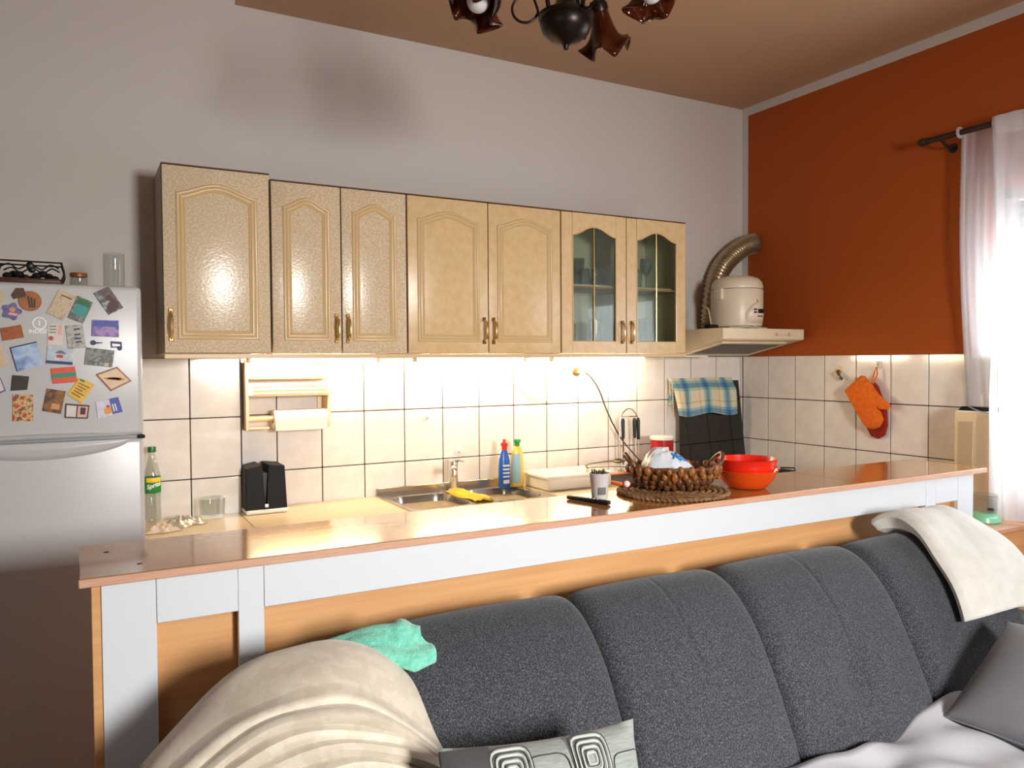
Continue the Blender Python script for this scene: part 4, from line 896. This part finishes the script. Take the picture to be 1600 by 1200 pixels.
tag(B().tube(smoothpath([(-.53, -.43, ZT+.151), (-.47, -.45, ZT+.152), (-.41, -.44, ZT+.156), (-.36, -.45, ZT+.152), (-.38, -.46, ZT+.160), (-.33, -.45, ZT+.152), (-.26, -.44, ZT+.151)], 6), .0045, 6).obj('loose_cable', 'panel_grey', org=(-.4, -.44, ZT+.147)), 'loose grey power cord lying in front of the multicooker', 'cable')

# ================================================================== BAR
ZB = ZT-.46                                     # bar surface
t = thing('breakfast_bar', 'long breakfast bar with beech top and white framed front between sofa and kitchen', 'bar', (-2.0, -1.57, 0))
BX0, BX1, BYF, BYB = -3.585, -.425, -1.735, -1.402
B().box(BX0, BX1, BYF+.003, BYB, ZB-.018, ZB, .0015, 1).obj('top', 'bar_laminate', t)
B().box(BX0-.001, BX1+.001, BYF, BYF+.003, ZB-.0185, ZB-.0005, .001, 1).obj('edge_band', 'bar_edge', t)
yf = -1.71; zr = ZT-.58
def board(nm, x0, x1, z0, z1, mat='white_board', y0=yf, y1=yf+.016): return B().box(x0, x1, y0, y1, z0, z1, .001, 1).obj(nm, mat, t)
board('post', -3.546, -3.4425, 0, ZB-.0185); board('post', -3.275, -3.2195, 0, ZB-.0185); board('post', -.781, -.7205, 0, ZB-.0185); board('post', -.578, -.476, 0, ZB-.0185)
board('rail', -3.4415, -3.2755, zr, ZB-.0185); board('rail', -3.2185, -.782, zr, ZB-.0185); board('rail', -.7195, -.579, zr, ZB-.0185)
for x0, x1 in ((-3.546, -3.4425), (-3.275, -3.2195), (-.781, -.7205), (-.578, -.476)): B().box(x0+.0005, x1-.0005, yf+.0165, yf+.05, 0, ZB-.0186).obj('post_core', 'beech_board', t, smooth=False)
for x0, x1 in ((-3.442, -3.2755), (-3.219, -.7815), (-.72, -.5785)): B().box(x0, x1, yf+.032, yf+.05, 0, ZB-.0186).obj('panel', 'beech_board', t, smooth=False)
B().box(-3.5640, -3.5465, yf+.004, -1.46, 0, ZB-.0185, .001, 1).obj('end_panel', 'beech_board', t)
B().box(-.4755, -.458, yf+.02, -1.46, 0, ZB-.0185, .001, 1).obj('end_panel', 'beech_board', t)
for x, y in ((-3.53, -1.50), (-3.47, -1.655), (-2.27, -1.66)): B().lathe([(0, .0008), (.0055, .0006), (.006, 0)], (x, y, ZB), 10).obj('screw_hole', 'screw_dark', t)

# ---- things on the bar
# braided straw mat
mc = Vector((-1.885, -1.553, ZB)); t = thing('straw_mat', 'round braided straw mat under the wicker basket on the bar', 'mat', mc)
for k in range(9):
    r = .018+.0195*k
    for ph in (0, PI):
        n = max(16, int(2*PI*r/.0065)); w_ = max(3, round(2*PI*r/.032))
        pts = [(mc.x+(r+.0055*math.sin(w_*2*PI*i/n+ph))*math.cos(2*PI*i/n), mc.y+(r+.0055*math.sin(w_*2*PI*i/n+ph))*math.sin(2*PI*i/n), ZB+.0075+.0025*math.cos(w_*2*PI*i/n+ph)) for i in range(n)]
        B().tube(pts, .0052, 5, closed=True).obj('braid', 'mat_straw', t)
# wicker basket, long axis across the view
bc_ = Vector((-1.862, -1.53, ZB+.0155)); ya = -.50
t = thing('wicker_basket', 'oval dark wicker basket with two loop handles standing on the straw mat', 'basket', bc_, rot=(0, 0, ya))
A_, C_ = .150, .105
def el(a, s, z): return (A_*s*math.cos(a), C_*s*math.sin(a), z)
rows = [(.70, .008), (.82, .024), (.92, .042), (1.0, .060)]
prof = [(0, .002), (.62, .002), (.72, .008), (.9, .036), (1.0, .068), (.97, .07), (.87, .038), (.68, .012), (0, .008)]
b = B(); n = 40; vs = []; fs = []
for i in range(n):
    for s, z in prof: vs.append(el(2*PI*i/n, s, z))
kk = len(prof)
for i in range(n):
    j = (i+1) % n
    for q in range(kk-1): fs.append((i*kk+q, j*kk+q, j*kk+q+1, i*kk+q+1))
b.add(vs, fs); b.obj('shell', 'wicker', t, local=True)
for ri, (s, z) in enumerate(rows):
    b = B(); m = 26
    for i in range(m):
        a = 2*PI*(i+.5*(ri % 2))/m; p = el(a, s*1.0, z+.004); q_ = random.uniform(.85, 1.2); b.ball(p, .0112*q_, 8, (1, 1, random.uniform(1.1, 1.6)))
    b.obj('weave_row', 'wicker_light' if ri > 1 else 'wicker', t, local=True)
B().tube([(A_*1.0*math.cos(2*PI*i/48), C_*1.0*math.sin(2*PI*i/48), .070+.002*math.sin(i*2.1)) for i in range(48)], .006, 8, closed=True).obj('rim', 'wicker', t, local=True)
for s in (-1, 1):
    B().tube(smoothpath([(s*.128, -.05, .066), (s*.15, -.042, .095), (s*.16, 0, .112), (s*.15, .042, .095), (s*.128, .05, .066)], 6), .007, 8).obj('handle', 'wicker', t, local=True)
# plastic bag in the basket
f3 = crumple(0, 0, .10, .07, .10, 21)
t = thing('plastic_bag', 'white plastic bag with blue print lying in the wicker basket', 'bag', bc_+Vector((-.012, .01, .032)))
def bagf(u, v):
    a = 2*PI*u; k = 1+.10*math.sin(3*a+1)+.07*math.sin(5*a+2); x = .105*v*k*math.cos(a); y = .075*v*k*math.sin(a)
    z = .125*(1-v**2.4)*(.66-3.6*(x-.01))+.007*abs(math.sin(4*a+6*v))*(1-v)*v*4-.006*abs(math.sin(7*a+2-5*v))*v
    return (bc_.x-.012+x*math.cos(ya)-y*math.sin(ya), bc_.y+.01+x*math.sin(ya)+y*math.cos(ya), bc_.z+.034+max(z, -.004))
bo = B().grid(bagf, 48, 22, cu=True).obj('film', 'bag_plastic', t, angle=22)
b = B()
for v0, ph in ((.36, 0), (.50, 1.5)):
    b.tube([Vector(bagf(.76+.20*i/24, v0+.05*math.sin(i*.9+ph)))+Vector((-.001, -.002, .0015)) for i in range(25)], .0026, 6)
b.obj('print', 'bag_blue', bo)
# bowls
bw = Vector((-1.592, -1.592, ZB))
t = thing('orange_bowl', 'orange plastic mixing bowl under the red one at the end of the bar items', 'bowl', bw)
B().lathe([(0, .002), (.058, .002), (.064, .004), (.086, .028), (.100, .056), (.104, .062), (.101, .063), (.096, .056), (.082, .030), (.06, .008), (0, .008)], bw, 40).obj('shell', 'bowl_orange', t)
B().box(bw.x+.092, bw.x+.128, bw.y-.03, bw.y+.012, ZB+.057, ZB+.063, .003, 2).obj('pouring_lip', 'bowl_orange', t)
tag(B().lathe([(0, .016), (.056, .016), (.074, .032), (.088, .056), (.094, .076), (.099, .098), (.101, .100), (.098, .101), (.091, .076), (.084, .058), (.070, .036), (.054, .021), (0, .021)], bw, 40).obj('red_bowl', 'bowl_red', org=bw), 'red plastic bowl nested in the orange bowl', 'bowl')
# paper cup with dried bits
cp = Vector((-2.168, -1.540, ZB)); t = thing('plant_cup', 'small pale cup filled with dark dried bits on the bar', 'cup', cp)
B().lathe([(0, .002), (.0225, .002), (.024, .004), (.0305, .083), (.032, .085), (.0305, .087), (.029, .083), (.022, .008), (0, .008)], cp, 28).obj('cup', 'paper_cup', t)
B().lathe([(.0, .078), (.0288, .078)], cp, 20).obj('soil', 'potting', t)
b = B()
for k in range(26):
    a = k*2.4; r = .024*math.sqrt(k/26); p = cp+Vector((r*math.cos(a), r*math.sin(a), .08)); h = random.uniform(.008, .02)
    b.tube([p, p+Vector((random.uniform(-.006, .006), random.uniform(-.006, .006), h))], [.003, .0018], 5)
b.obj('dried_bits', 'potting', t)
pr_ = B().lathe([(.0272, .022), (.0276, .0225), (.0286, .045), (.0282, .0455)], cp, 10, ang=.9, start=-2.35).obj('printed_badge', 'grey_print', t)
# black pen-like remote
p0, p1 = Vector((-2.238, -1.468, ZB)), Vector((-2.190, -1.622, ZB)); dd = (p1-p0); L_ = dd.length; ang_ = math.atan2(dd.y, dd.x)
t = thing('slim_remote', 'slim black remote lying in front of the cup on the bar', 'remote', (p0+p1)/2, rot=(0, 0, ang_))
B().box(-L_/2, L_/2, -.010, .010, .001, .014, .004, 2).obj('case', 'black_plastic', t, local=True)
for k in range(4): B().lathe([(0, .0155), (.0035, .015), (.0038, .0135)], (-.005+.014*k, -.002, 0), 8).obj('button', 'white_plastic', t, local=True)
t = thing('striped_lid', 'tiny white and red round cap behind the cup next to the basket', 'cap', (-1.995, -1.452, ZB+.015))
B().ball((-1.995, -1.452, ZB+.027), .012, 14).obj('cap', 'white_plastic', t); B().tube([(-1.995+.0122*math.cos(a*PI/10)*.75-.003, -1.452-.0122*.6*math.cos(a*PI/10)-.002, ZB+.027+.0122*math.sin(a*PI/10)) for a in range(20)], .0018, 5, closed=True).obj('stripe', 'can_red', t)

# ================================================================== CORNER TABLE UNDER THE WINDOW
ZTB = ZT-.715
t = thing('corner_table', 'beech side table in the corner under the curtained window', 'table', (-.24, -1.45, 0))
B().box(-.455, -.004, -1.742, -1.15, ZTB-.02, ZTB, .002, 1).obj('top', 'bar_edge', t)
B().box(-.44, -.006, -1.728, -1.710, 0, ZTB-.0205).obj('front_panel', 'beech_board', t, smooth=False)
B().box(-.44, -.422, -1.709, -1.16, 0, ZTB-.0205).obj('side_panel', 'beech_board', t, smooth=False)
B().box(-.421, -.006, -1.18, -1.16, 0, ZTB-.0205).obj('back_panel', 'beech_board', t, smooth=False)
# silver appliance with dark top
ax0, ax1, ay0, ay1 = -.135, -.03, -1.632, -1.425; zA = ZT-.25
t = thing('water_filter_unit', 'tall silver-beige appliance with dark glass top beside the curtain', 'appliance', ((ax0+ax1)/2, (ay0+ay1)/2, ZTB))
def rbox(z, g=0):
    # straight sides with a rounded bulging corner towards the room
    pts = [(ax1-g, ay1-g), (ax0+g, ay1-g), (ax0+g, ay1-.085)]
    for i in range(9):
        a = i/8*PI/2; pts.append((ax0+.075-.075*math.cos(a)+g*math.cos(a), ay0+.075-.075*math.sin(a)+g*math.sin(a)))
    pts.append((ax1-g, ay0+g)); return [(x, y, z) for x, y in pts]
def stack(levels, nm, mat):
    R = [rbox(z, g) for z, g in levels]; n = len(R[0]); vs = [q for r_ in R for q in r_]; fs = [tuple(range(n)), tuple((len(R)-1)*n+i for i in range(n-1, -1, -1))]
    for k in range(len(R)-1):
        for i in range(n): j = (i+1) % n; fs.append((k*n+i, k*n+j, (k+1)*n+j, (k+1)*n+i))
    return B().add(vs, fs).obj(nm, mat, t, angle=35)
stack([(ZTB+.001, .004), (ZTB+.005, 0), (zA-.012, 0)], 'body', 'silver_plastic')
stack([(zA-.012, .002), (zA-.006, .006), (zA-.006, .006)], 'collar', 'white_plastic')
stack([(zA-.006, .008), (zA+.012, .02)], 'top_glass', 'screen_dark')
B().box(ax0-.002, ax0+.003, ay1-.082, ay1-.016, ZTB+.06, zA-.055, .001, 1).obj('side_inset', 'silver_shade', t)
B().tube(smoothpath([(ax0+.004, ay1-.06, zA+.012), (ax0-.012, ay1-.12, zA-.005), (ax0+.004, ay0+.02, zA-.012), (ax0+.08, ay0-.004, zA+.0)], 8), .0025, 6).obj('lid_rim', 'fridge_grey', t)
B().tube([(ax0+.004, ay0+.052, zA-.065), (ax0+.022, ay0+.022, zA-.065)], .0025, 6).obj('badge_line', 'black_matte', t)
B().ball((ax0+.010, ay0+.038, zA-.055), .005, 8).obj('badge', 'black_matte', t)
# glass blender jar on mint base
jc = Vector((-.243, -1.618, ZTB)); t = thing('juicer_jug', 'clear jug on a mint green base beside the bar end', 'jug', jc)
B().lathe([(0, .001), (.060, .001), (.064, .006), (.060, .024), (.050, .030), (.050, .040), (0, .040)], jc, 32).obj('base', 'mint_plastic', t)
B().lathe([(.044, .041), (.050, .045), (.053, .11), (.054, .118), (.0515, .118), (.051, .11), (.048, .047), (.0, .044)], jc, 32).obj('jar', 'bottle_clear', t)
B().lathe([(.0542, .098), (.056, .100), (.0542, .103)], jc, 32).obj('jar_ring', 'bottle_clear', t)
B().box(jc.x+.045, jc.x+.072, jc.y-.012, jc.y+.012, ZTB+.03, ZTB+.052, .004, 2).obj('latch', 'black_matte', t)

# ================================================================== CURTAIN ROD AND SHEER CURTAINS
t = thing('curtain_rod', 'dark curtain rod with ball finial on the orange wall', 'curtain rod', (-.10, -2.1, ZT+.99))
zr_ = ZT+.990
B().tube([(-.10, -1.27, zr_), (-.10, -3.0, zr_)], .013, 14).obj('rod', 'rod_dark', t)
B().lathe([(0, -.045), (.012, -.042), (.018, -.03), (.018, -.012), (.013, -.006), (.016, 0), (.0135, .008)], (-.10, -1.262, zr_), 18, mat=Matrix.Rotation(PI/2, 4, 'X')).obj('finial', 'rod_dark', t)
B().tube([(-.10, -1.325, zr_-.004), (-.06, -1.325, zr_-.03), (-.004, -1.325, zr_-.036)], .008, 8).obj('bracket', 'rod_dark', t)
B().lathe([(0, .006), (.02, .006), (.022, 0)], (-.002, -1.325, zr_-.036), 14, mat=Matrix.Rotation(-PI/2, 4, 'Y')).obj('bracket_plate', 'rod_dark', t)
B().tube([(-.10, -2.9, zr_-.004), (-.06, -2.9, zr_-.03), (-.004, -2.9, zr_-.036)], .008, 8).obj('bracket', 'rod_dark', t)
def cur(y0, y1, xb, z0, z1, waves, amp, flare=0.0, shift=0.0):
    def fn(u, v):
        z = z1+(z0-z1)*v; y = y0+(y1-y0)*u+shift*v*(1-u)
        fl = flare*max(0, min(1, (v-.25)/.45))**1.5
        return (xb-fl-amp*(0.35+.65*v)*math.sin(2*PI*waves*u+.6*v)-amp*.4*math.sin(2*PI*waves*2.3*u), y+.006*math.sin(v*5), z)
    return fn
tA = thing('sheer_curtain', 'narrow sheer white curtain panel behind the silver appliance', 'curtain', (-.07, -1.5, ZTB), 'sheer curtains')
B().grid(cur(-1.405, -1.60, -.066, ZTB+.01, zr_+.0, 2.2, .005, -.052), 40, 40).obj('cloth', 'curtain_sheer', tA)
B().grid(cur(-1.404, -1.425, -.069, ZTB+.01, zr_+.02, .05, .0005, -.052), 2, 40).obj('side_hem', 'curtain_sheer', tA, solid=.002)
B().tube([(-.10+.018*math.cos(a*PI/8), -1.415, zr_+.018*math.sin(a*PI/8)) for a in range(16)], .006, 6, closed=True, flat=1.5).obj('rod_loop', 'curtain_sheer', tA)
tB = thing('sheer_curtain', 'wide sheer white curtain panel at the right picture edge, pulled forward below', 'curtain', (-.13, -2.1, ZTB), 'sheer curtains')
B().grid(cur(-1.575, -2.75, -.125, ZTB+.012, zr_+.022, 7, .014, .05, -.085), 110, 44).obj('cloth', 'curtain_sheer', tB)
def hem(u, v):
    p = cur(-1.573, -1.60, -.131, ZTB+.012, zr_+.022, .1, .001, .05, -.085)(u, v); return p
B().grid(hem, 2, 40).obj('side_hem', 'curtain_sheer', tB, solid=.002)
B().grid(cur(-1.575, -2.75, -.128, zr_-.06, zr_+.022, 7, .010), 110, 4).obj('rod_pocket', 'curtain_sheer', tB)

# ================================================================== SOFA
pf = [(-1.765, -1.40), (-1.765, -1.0), (-1.768, -.78), (-1.79, -.68), (-1.83, -.632), (-1.88, -.615), (-1.94, -.628), (-2.0, -.668), (-2.06, -.735), (-2.115, -.83), (-2.16, -.92), (-2.195, -1.0), (-2.215, -1.08), (-2.20, -1.2)]
PFS = [(p.x, p.y) for p in smoothpath([(a, c, 0) for a, c in pf], 5)]
def pf_at(s):
    k = s*(len(PFS)-1); i = min(int(k), len(PFS)-2); f = k-i; a, c = PFS[i], PFS[i+1]; i0, i1 = max(i-1, 0), min(i+2, len(PFS)-1)
    ty, tz = PFS[i1][0]-PFS[i0][0], PFS[i1][1]-PFS[i0][1]; l = math.hypot(ty, tz)
    return a[0]*(1-f)+c[0]*f, a[1]*(1-f)+c[1]*f, tz/l, -ty/l
SXL, SXR = -3.43, -.88
def droop(x):
    d = 0.0
    if x < -3.0: d += .28*((-3.0-x)/.43)**1.9
    if x > -.98: d += 1.6*(x+.98)**2
    return d
def surf(x, s, off=0.0):
    y, z, ny, nz = pf_at(s); y += -ny*-off if False else ny*off*-1*-1; z += nz*off
    return (x, y, ZT+z-droop(x)*max(0, min(1, (s-.02)*9)))
# outward normal check: at the front (s ~ .75) the offset must move towards -Y
_sg = -1.0 if surf(-2, .75, .05)[1] > surf(-2, .75, 0)[1] else 1.0
def S_(x, s, off=0.0): return surf(x, s, off*_sg)
t = thing('sofa', 'dark grey tweed sofa with channelled back standing against the bar', 'sofa', (-2.15, -2.3, 0))
seams = [SXL, -3.0, -2.5, -2.01, -1.455, SXR]
for i in range(5):
    x0, x1 = seams[i], seams[i+1]
    def fn(u, v, x0=x0, x1=x1, i=i):
        x = x0+(x1-x0)*u; e = abs(2*u-1); off = -.034*e**18+.006*(1-e*e)
        if i in (2, 3) and v > .36: off -= .004*math.exp(-((u-.5)/.010)**2)*min(1, (v-.36)*8)*(1 if v < .68 else 0)
        if i == 3: off -= .022*math.exp(-((u-.46)/.10)**2-((v-.74)/.045)**2)
        return S_(x, v, off)
    b = B(); b.grid(fn, 100, 64); n = 65
    b.f.append(tuple(range(n))); b.f.append(tuple(100*n+j for j in range(n-1, -1, -1)))
    b.obj('back_panel', 'sofa_fabric', t, angle=60)
B().box(SXL+.03, SXR-.02, -2.92, -1.78, .06, .30, .02, 2).obj('base', 'sofa_fabric', t)
for x0, x1 in ((-3.10, -2.15), (-2.15, -1.17)): B().box(x0+.004, x1-.004, -2.95, -2.16, .295, ZT-1.05, .05, 4).obj('seat_cushion', 'sofa_fabric', t)
B().box(SXL-.02, -3.11, -2.93, -2.0, .06, ZT-.98, .05, 4).obj('arm', 'sofa_fabric', t)
B().box(-1.16, SXR-.03, -2.93, -2.16, .06, ZT-1.03, .05, 4).obj('corner_seat', 'sofa_fabric', t)
B().box(SXR-.005, SXR+.21, -2.93, -1.85, .06, ZT-.90, .06, 4).obj('arm', 'sofa_fabric', t)
for x in (SXL+.08, SXR+.1):
    for y in (-2.85, -1.87): B().lathe([(0, 0), (.02, 0), (.026, .06), (0, .06)], (x, y, 0), 12).obj('leg', 'black_matte', t)

# sheet on the seat
def sheetf(u, v):
    x = -2.45+1.52*u; y = -2.215-.66*v
    w_ = .010*math.sin(x*9+y*5)+.009*math.sin(y*17-x*6)+.006*math.sin(x*31+y*11)+.007*abs(math.sin(x*7-y*11+1))**3+.004*math.sin(y*43+x*19)
    return (x, y+.02*math.sin(u*13), ZT-1.032+w_+.03*max(0, .12-v)/.12*(.5+.5*math.sin(u*21))*1.0-(.0 if v < .95 else .03))
tag(B().grid(sheetf, 90, 40).obj('sofa_sheet', 'sheet_grey', org=(-1.7, -2.5, ZT-1.05), solid=.006, soff=1), 'rumpled pale grey sheet spread over the sofa seat', 'sheet')

# folded cream blanket over the right end of the back
sec = [(-.70, .016)]+[(-.70-.43*i/10, .016+.004*math.sin(i)) for i in range(1, 11)]
sec += [(-1.150, .022), (-1.168, .030), (-1.175, .042), (-1.165, .054), (-1.145, .060)]+[(-1.13+.43*i/10, .060+.003*math.sin(i*1.7)) for i in range(0, 11)]
def bl(u, v):
    k = v*(len(sec)-1); i = min(int(k), len(sec)-2); f = k-i; x = sec[i][0]*(1-f)+sec[i+1][0]*f; o = sec[i][1]*(1-f)+sec[i+1][1]*f
    s = .30+.395*u; lift = .022*math.exp(-((u-.18)/.18)**2)*max(0, min(1, (-.75-x)/.4)) if o > .03 else 0
    xx = x-.09*u-.03*math.exp(-(u/.12)**2)*(1 if x < -1.0 else 0)
    return S_(xx, s, o+lift+.004*math.sin(u*14+x*9))
tag(B().grid(bl, 60, 96).obj('cream_blanket', 'blanket_white', org=(-.95, -1.95, ZT-.6), solid=.010, soff=0), 'folded cream blanket thrown over the right end of the sofa back', 'blanket')

# mint towel over the left of the back
def mt(u, v):
    x = -3.225+.295*u+.010*math.sin(v*6+u*3); s0 = .37+.072*u*u; s = s0+(.075+.06*u-.045*max(0, u-.82)/.18)*v
    o = .010+.004*math.sin(u*9+v*4)+.003*math.sin(v*13+u*3)+.012*math.exp(-((u-.86)/.05)**2)*(1-v)+.010*math.exp(-((v-.25)/.10)**2)-.010*abs(2*v-1)**8
    return S_(x, s, o)
tag(B().grid(mt, 56, 50).obj('mint_towel', 'towel_mint', org=(-3.07, -1.9, ZT-.6), solid=.010, soff=1), 'mint green terry towel lying over the sofa back behind the beige throw', 'towel')

# beige throw heaped over the left end
def throw(u, v):
    x = -3.50+.575*u; dx = x+3.185
    zr2 = -.592-(1.75*dx*dx if dx < 0 else 3.1*dx*dx)
    if v < .22:
        s = 1-v/.22; y = -1.985+.13*s; z = zr2-.10*s*s
    else:
        e = .60*(v-.22)/.78; s = e+(.05*math.sin(dx*7+1)+.10*max(0, dx)-.042)*min(1, e*4); s = max(s, 0)
        y = -1.985-.05*math.sin(min(1, s*2)*PI/2)-.27*s; z = zr2-.34*s**1.55
        bs = (.26, .34, .40, .47, .53, .60); am = (.016, .026, .018, .028, .022)
        for a_, c_, h_ in zip(bs, bs[1:], am):
            if a_ <= e < c_: f_ = (e-a_)/(c_-a_); k_ = h_*(.75+.25*math.sin(dx*9+a_*40))*((f_/.7)**1.6 if f_ < .7 else math.cos((f_-.7)/.3*PI/2)); y -= k_; z += k_*.55
    z += .005*math.sin(x*15+v*9)+.003*math.sin(x*31-v*13)
    return (x+.015*math.sin(v*8)+(.06*v*max(0, dx) if dx > 0 else 0), y, ZT+z)
tag(B().grid(throw, 90, 260).obj('beige_throw', 'blanket_beige', org=(-3.2, -2.05, ZT-.7), solid=.010, soff=1), 'patterned beige throw heaped over the left end of the sofa', 'blanket')

# cushions
def pillow(w_, h_, th, n=36, e=2.6):
    b = B()
    for sgn in (1, -1):
        def fn(u, v, sgn=sgn):
            a, c = 2*u-1, 2*v-1; k = (max(0, 1-abs(a)**e)*max(0, 1-abs(c)**e))**.5
            pin = 1-.06*(1-abs(c)**2)*abs(a)**4; pin2 = 1-.06*(1-abs(a)**2)*abs(c)**4
            return (a*w_/2*pin, c*h_/2*pin2, sgn*th/2*k)
        b.grid(fn, n, n)
    bm = bmesh.new(); me = b.mesh('tmp'); bm.from_mesh(me); bmesh.ops.remove_doubles(bm, verts=bm.verts, dist=1e-5); b2 = B().addbm(bm); bpy.data.meshes.remove(me); return b2
def ptop(x, y, w_, h_, th, e=2.6):
    a, c = 2*x/w_, 2*y/h_; return th/2*(max(0, 1-abs(a)**e)*max(0, 1-abs(c)**e))**.5
# patterned cushion leaning on the back (local x right, y up, z towards the room)
PW, PH, PT = .41, .40, .13
def lean(c, ax, up_, nm, lb, cat):
    ax = Vector(ax).normalized(); up_ = Vector(up_); up_ = (up_-ax*up_.dot(ax)).normalized(); n_ = ax.cross(up_)
    m = Matrix((ax, up_, n_)).transposed().to_4x4(); o = thing(nm, lb, cat, c); o.rotation_euler = m.to_euler(); return o
t = lean((-2.862, -2.375, ZT-.897), (.985, -.05, -.08), (.05, .36, .93), 'patterned_cushion', 'grey cushion with embroidered concentric squares and a dark satin end', 'cushion')
pillow(PW, PH, PT).obj('cover', 'cushion_grey', t, local=True, angle=70)
b = B()
def satin(u, v):
    a = -PW/2*.985+.085*u; c = (v-.5)*PH*.97; return (a, c*(1-.06*0), ptop(a, c, PW, PH, PT)+.0018)
b.grid(satin, 10, 30).obj('satin_end', 'cushion_satin', t, local=True)
def stitch(pts, r, nm, mat):
    P3 = [(x, y, ptop(x, y, PW, PH, PT)+.0012) for x, y in pts if abs(x) < PW/2*.97 and abs(y) < PH/2*.97]
    if len(P3) > 3: return B().tube(P3, r, 5, closed=False, flat=.5).obj(nm, mat, t, local=True)
def sq(cx, cy, h, n=9, rr=.35):
    out = []
    for k in range(4*n+1):
        a = 2*PI*k/(4*n)+PI/4; ca, sa = math.cos(a), math.sin(a); m_ = (abs(ca)**5+abs(sa)**5)**.2; out.append((cx+h*ca/m_, cy+h*sa/m_))
    return out
for cx, cy in ((-.085, .148), (.075, .150), (0.0, .05), (.155, .045), (-.10, -.02), (.07, -.06), (-.03, -.13), (.14, -.13)):
    for k, h in enumerate((.036, .027, .018, .009)):
        stitch(sq(cx, cy, h), .0026, 'embroidered_square', 'embroidery_light'); stitch(sq(cx, cy, h+.0042), .0010, 'outline_square', 'embroidery_dark')
for cx, cy, h in ((-.015, .125, .042), (.005, .09, .034), (.05, .07, .036), (.16, .11, .04), (.10, .055, .034), (-.06, .05, .035), (.02, -.02, .04), (-.05, -.07, .038), (.11, -.03, .036)):
    stitch(sq(cx, cy, h), .0011, 'outline_square', 'embroidery_dark')
# plain grey pillow on the right
t = lean((-1.33, -2.44, ZT-.915), (.06, -1, -.02), (.84, .14, .50), 'grey_pillow', 'plain grey pillow leaning in the right corner of the sofa', 'cushion')
pillow(.42, .40, .15).obj('cover', 'pillow_grey', t, local=True, angle=70)
B().tube([(x*.5*.42*.985, y*.5*.40*.985, 0) for x, y in [(-1+2*i/10, -1+.05*math.sin(PI*i/10)) for i in range(10)]+[(1-.05*math.sin(PI*i/10), -1+2*i/10) for i in range(10)]+[(1-2*i/10, 1-.05*math.sin(PI*i/10)) for i in range(10)]+[(-1+.05*math.sin(PI*i/10), 1-2*i/10) for i in range(10)]], .003, 5, closed=True).obj('piping', 'pillow_grey', t, local=True)

# ================================================================== CHANDELIER
cc = Vector((-2.466, -1.818, 0)); zb_ = ZT+.836
rv = Vector((math.cos(yaw), -math.sin(yaw), 0)); fv = Vector((math.sin(yaw), math.cos(yaw), 0))
t = thing('chandelier', 'dark iron chandelier with brown tulip glass shades hanging from the ceiling', 'chandelier', (cc.x, cc.y, ZC))
B().lathe([(0, -.062), (.006, -.060), (.008, -.05), (.016, -.044), (.04, -.036), (.060, -.018), (.068, .006), (.066, .014), (.072, .018), (.072, .026), (.05, .034), (.03, .05), (.018, .08), (0, .08)], (cc.x, cc.y, zb_), 32).obj('bowl', 'iron_dark', t)
B().tube([(cc.x, cc.y, zb_+.07), (cc.x, cc.y, ZC-.04)], .010, 10).obj('stem', 'iron_dark', t)
B().lathe([(0, -.06), (.02, -.055), (.05, -.03), (.06, -.001), (0, -.001)], (cc.x, cc.y, ZC), 24).obj('ceiling_canopy', 'iron_dark', t)
for k, deg in enumerate((58, 208, 320)):
    a = math.radians(deg); dr = (rv*math.cos(a)+fv*math.sin(a)); P0 = cc+Vector((0, 0, zb_))
    tip = P0+dr*(.205 if k else .19)+Vector((0, 0, .088 if k else .125))
    arm = B().tube(smoothpath([P0+dr*.05+Vector((0, 0, .025)), P0+dr*.07+Vector((0, 0, .12)), P0+dr*.12+Vector((0, 0, .17)), P0+dr*.18+Vector((0, 0, .14)), tip], 6), .006, 8).obj('arm', 'iron_dark', t)
    axd = (dr*.50+Vector((0, 0, -.866))).normalized(); q = Vector((0, 0, -1)).rotation_difference(axd).to_matrix().to_4x4()
    # frame: local -Z points out of the shade
    B().lathe([(0, .014), (.02, .012), (.026, 0), (.027, -.014), (.022, -.016), (0, -.016)], tip, 18, mat=q).obj('socket_cup', 'iron_dark', arm)
    def shade(u, v, q=q, tip=tip):
        an = 2*PI*u; r = .024+.014*v+.030*v**3; r *= 1+.20*v**4*math.cos(5*an); z = -.012-.105*v+.020*v**5*math.cos(5*an)
        return tuple(tip+(q @ Vector((r*math.cos(an), r*math.sin(an), z))))
    B().grid(shade, 60, 18, cu=True).obj('glass_shade', 'amber_glass', arm, solid=.003, angle=70)
    bcn = tip+(q @ Vector((0, 0, -.088))); B().ball(bcn, .029, 20).obj('bulb', 'bulb_white', arm)
    B().tube([tip+(q @ Vector((0, 0, -.016))), tip+(q @ Vector((0, 0, -.065)))], [.013, .018], 12).obj('bulb_neck', 'bulb_white', arm)
for k, deg in enumerate((182, 300, 62)):
    a = math.radians(deg); dr = (rv*math.cos(a)+fv*math.sin(a)); P0 = cc+dr*.105+Vector((0, 0, zb_+.04))
    pts = [P0-dr*.05+Vector((0, 0, .12)), P0-dr*.02+Vector((0, 0, .05))]
    pts += [P0+dr*(.033*math.cos(q_))*-1+Vector((0, 0, .033*math.sin(q_))) for q_ in [PI*2*i/14 for i in range(0, -11, -1)]]
    B().tube(smoothpath(pts, 3), .0035, 6).obj('scroll', 'iron_dark', t)
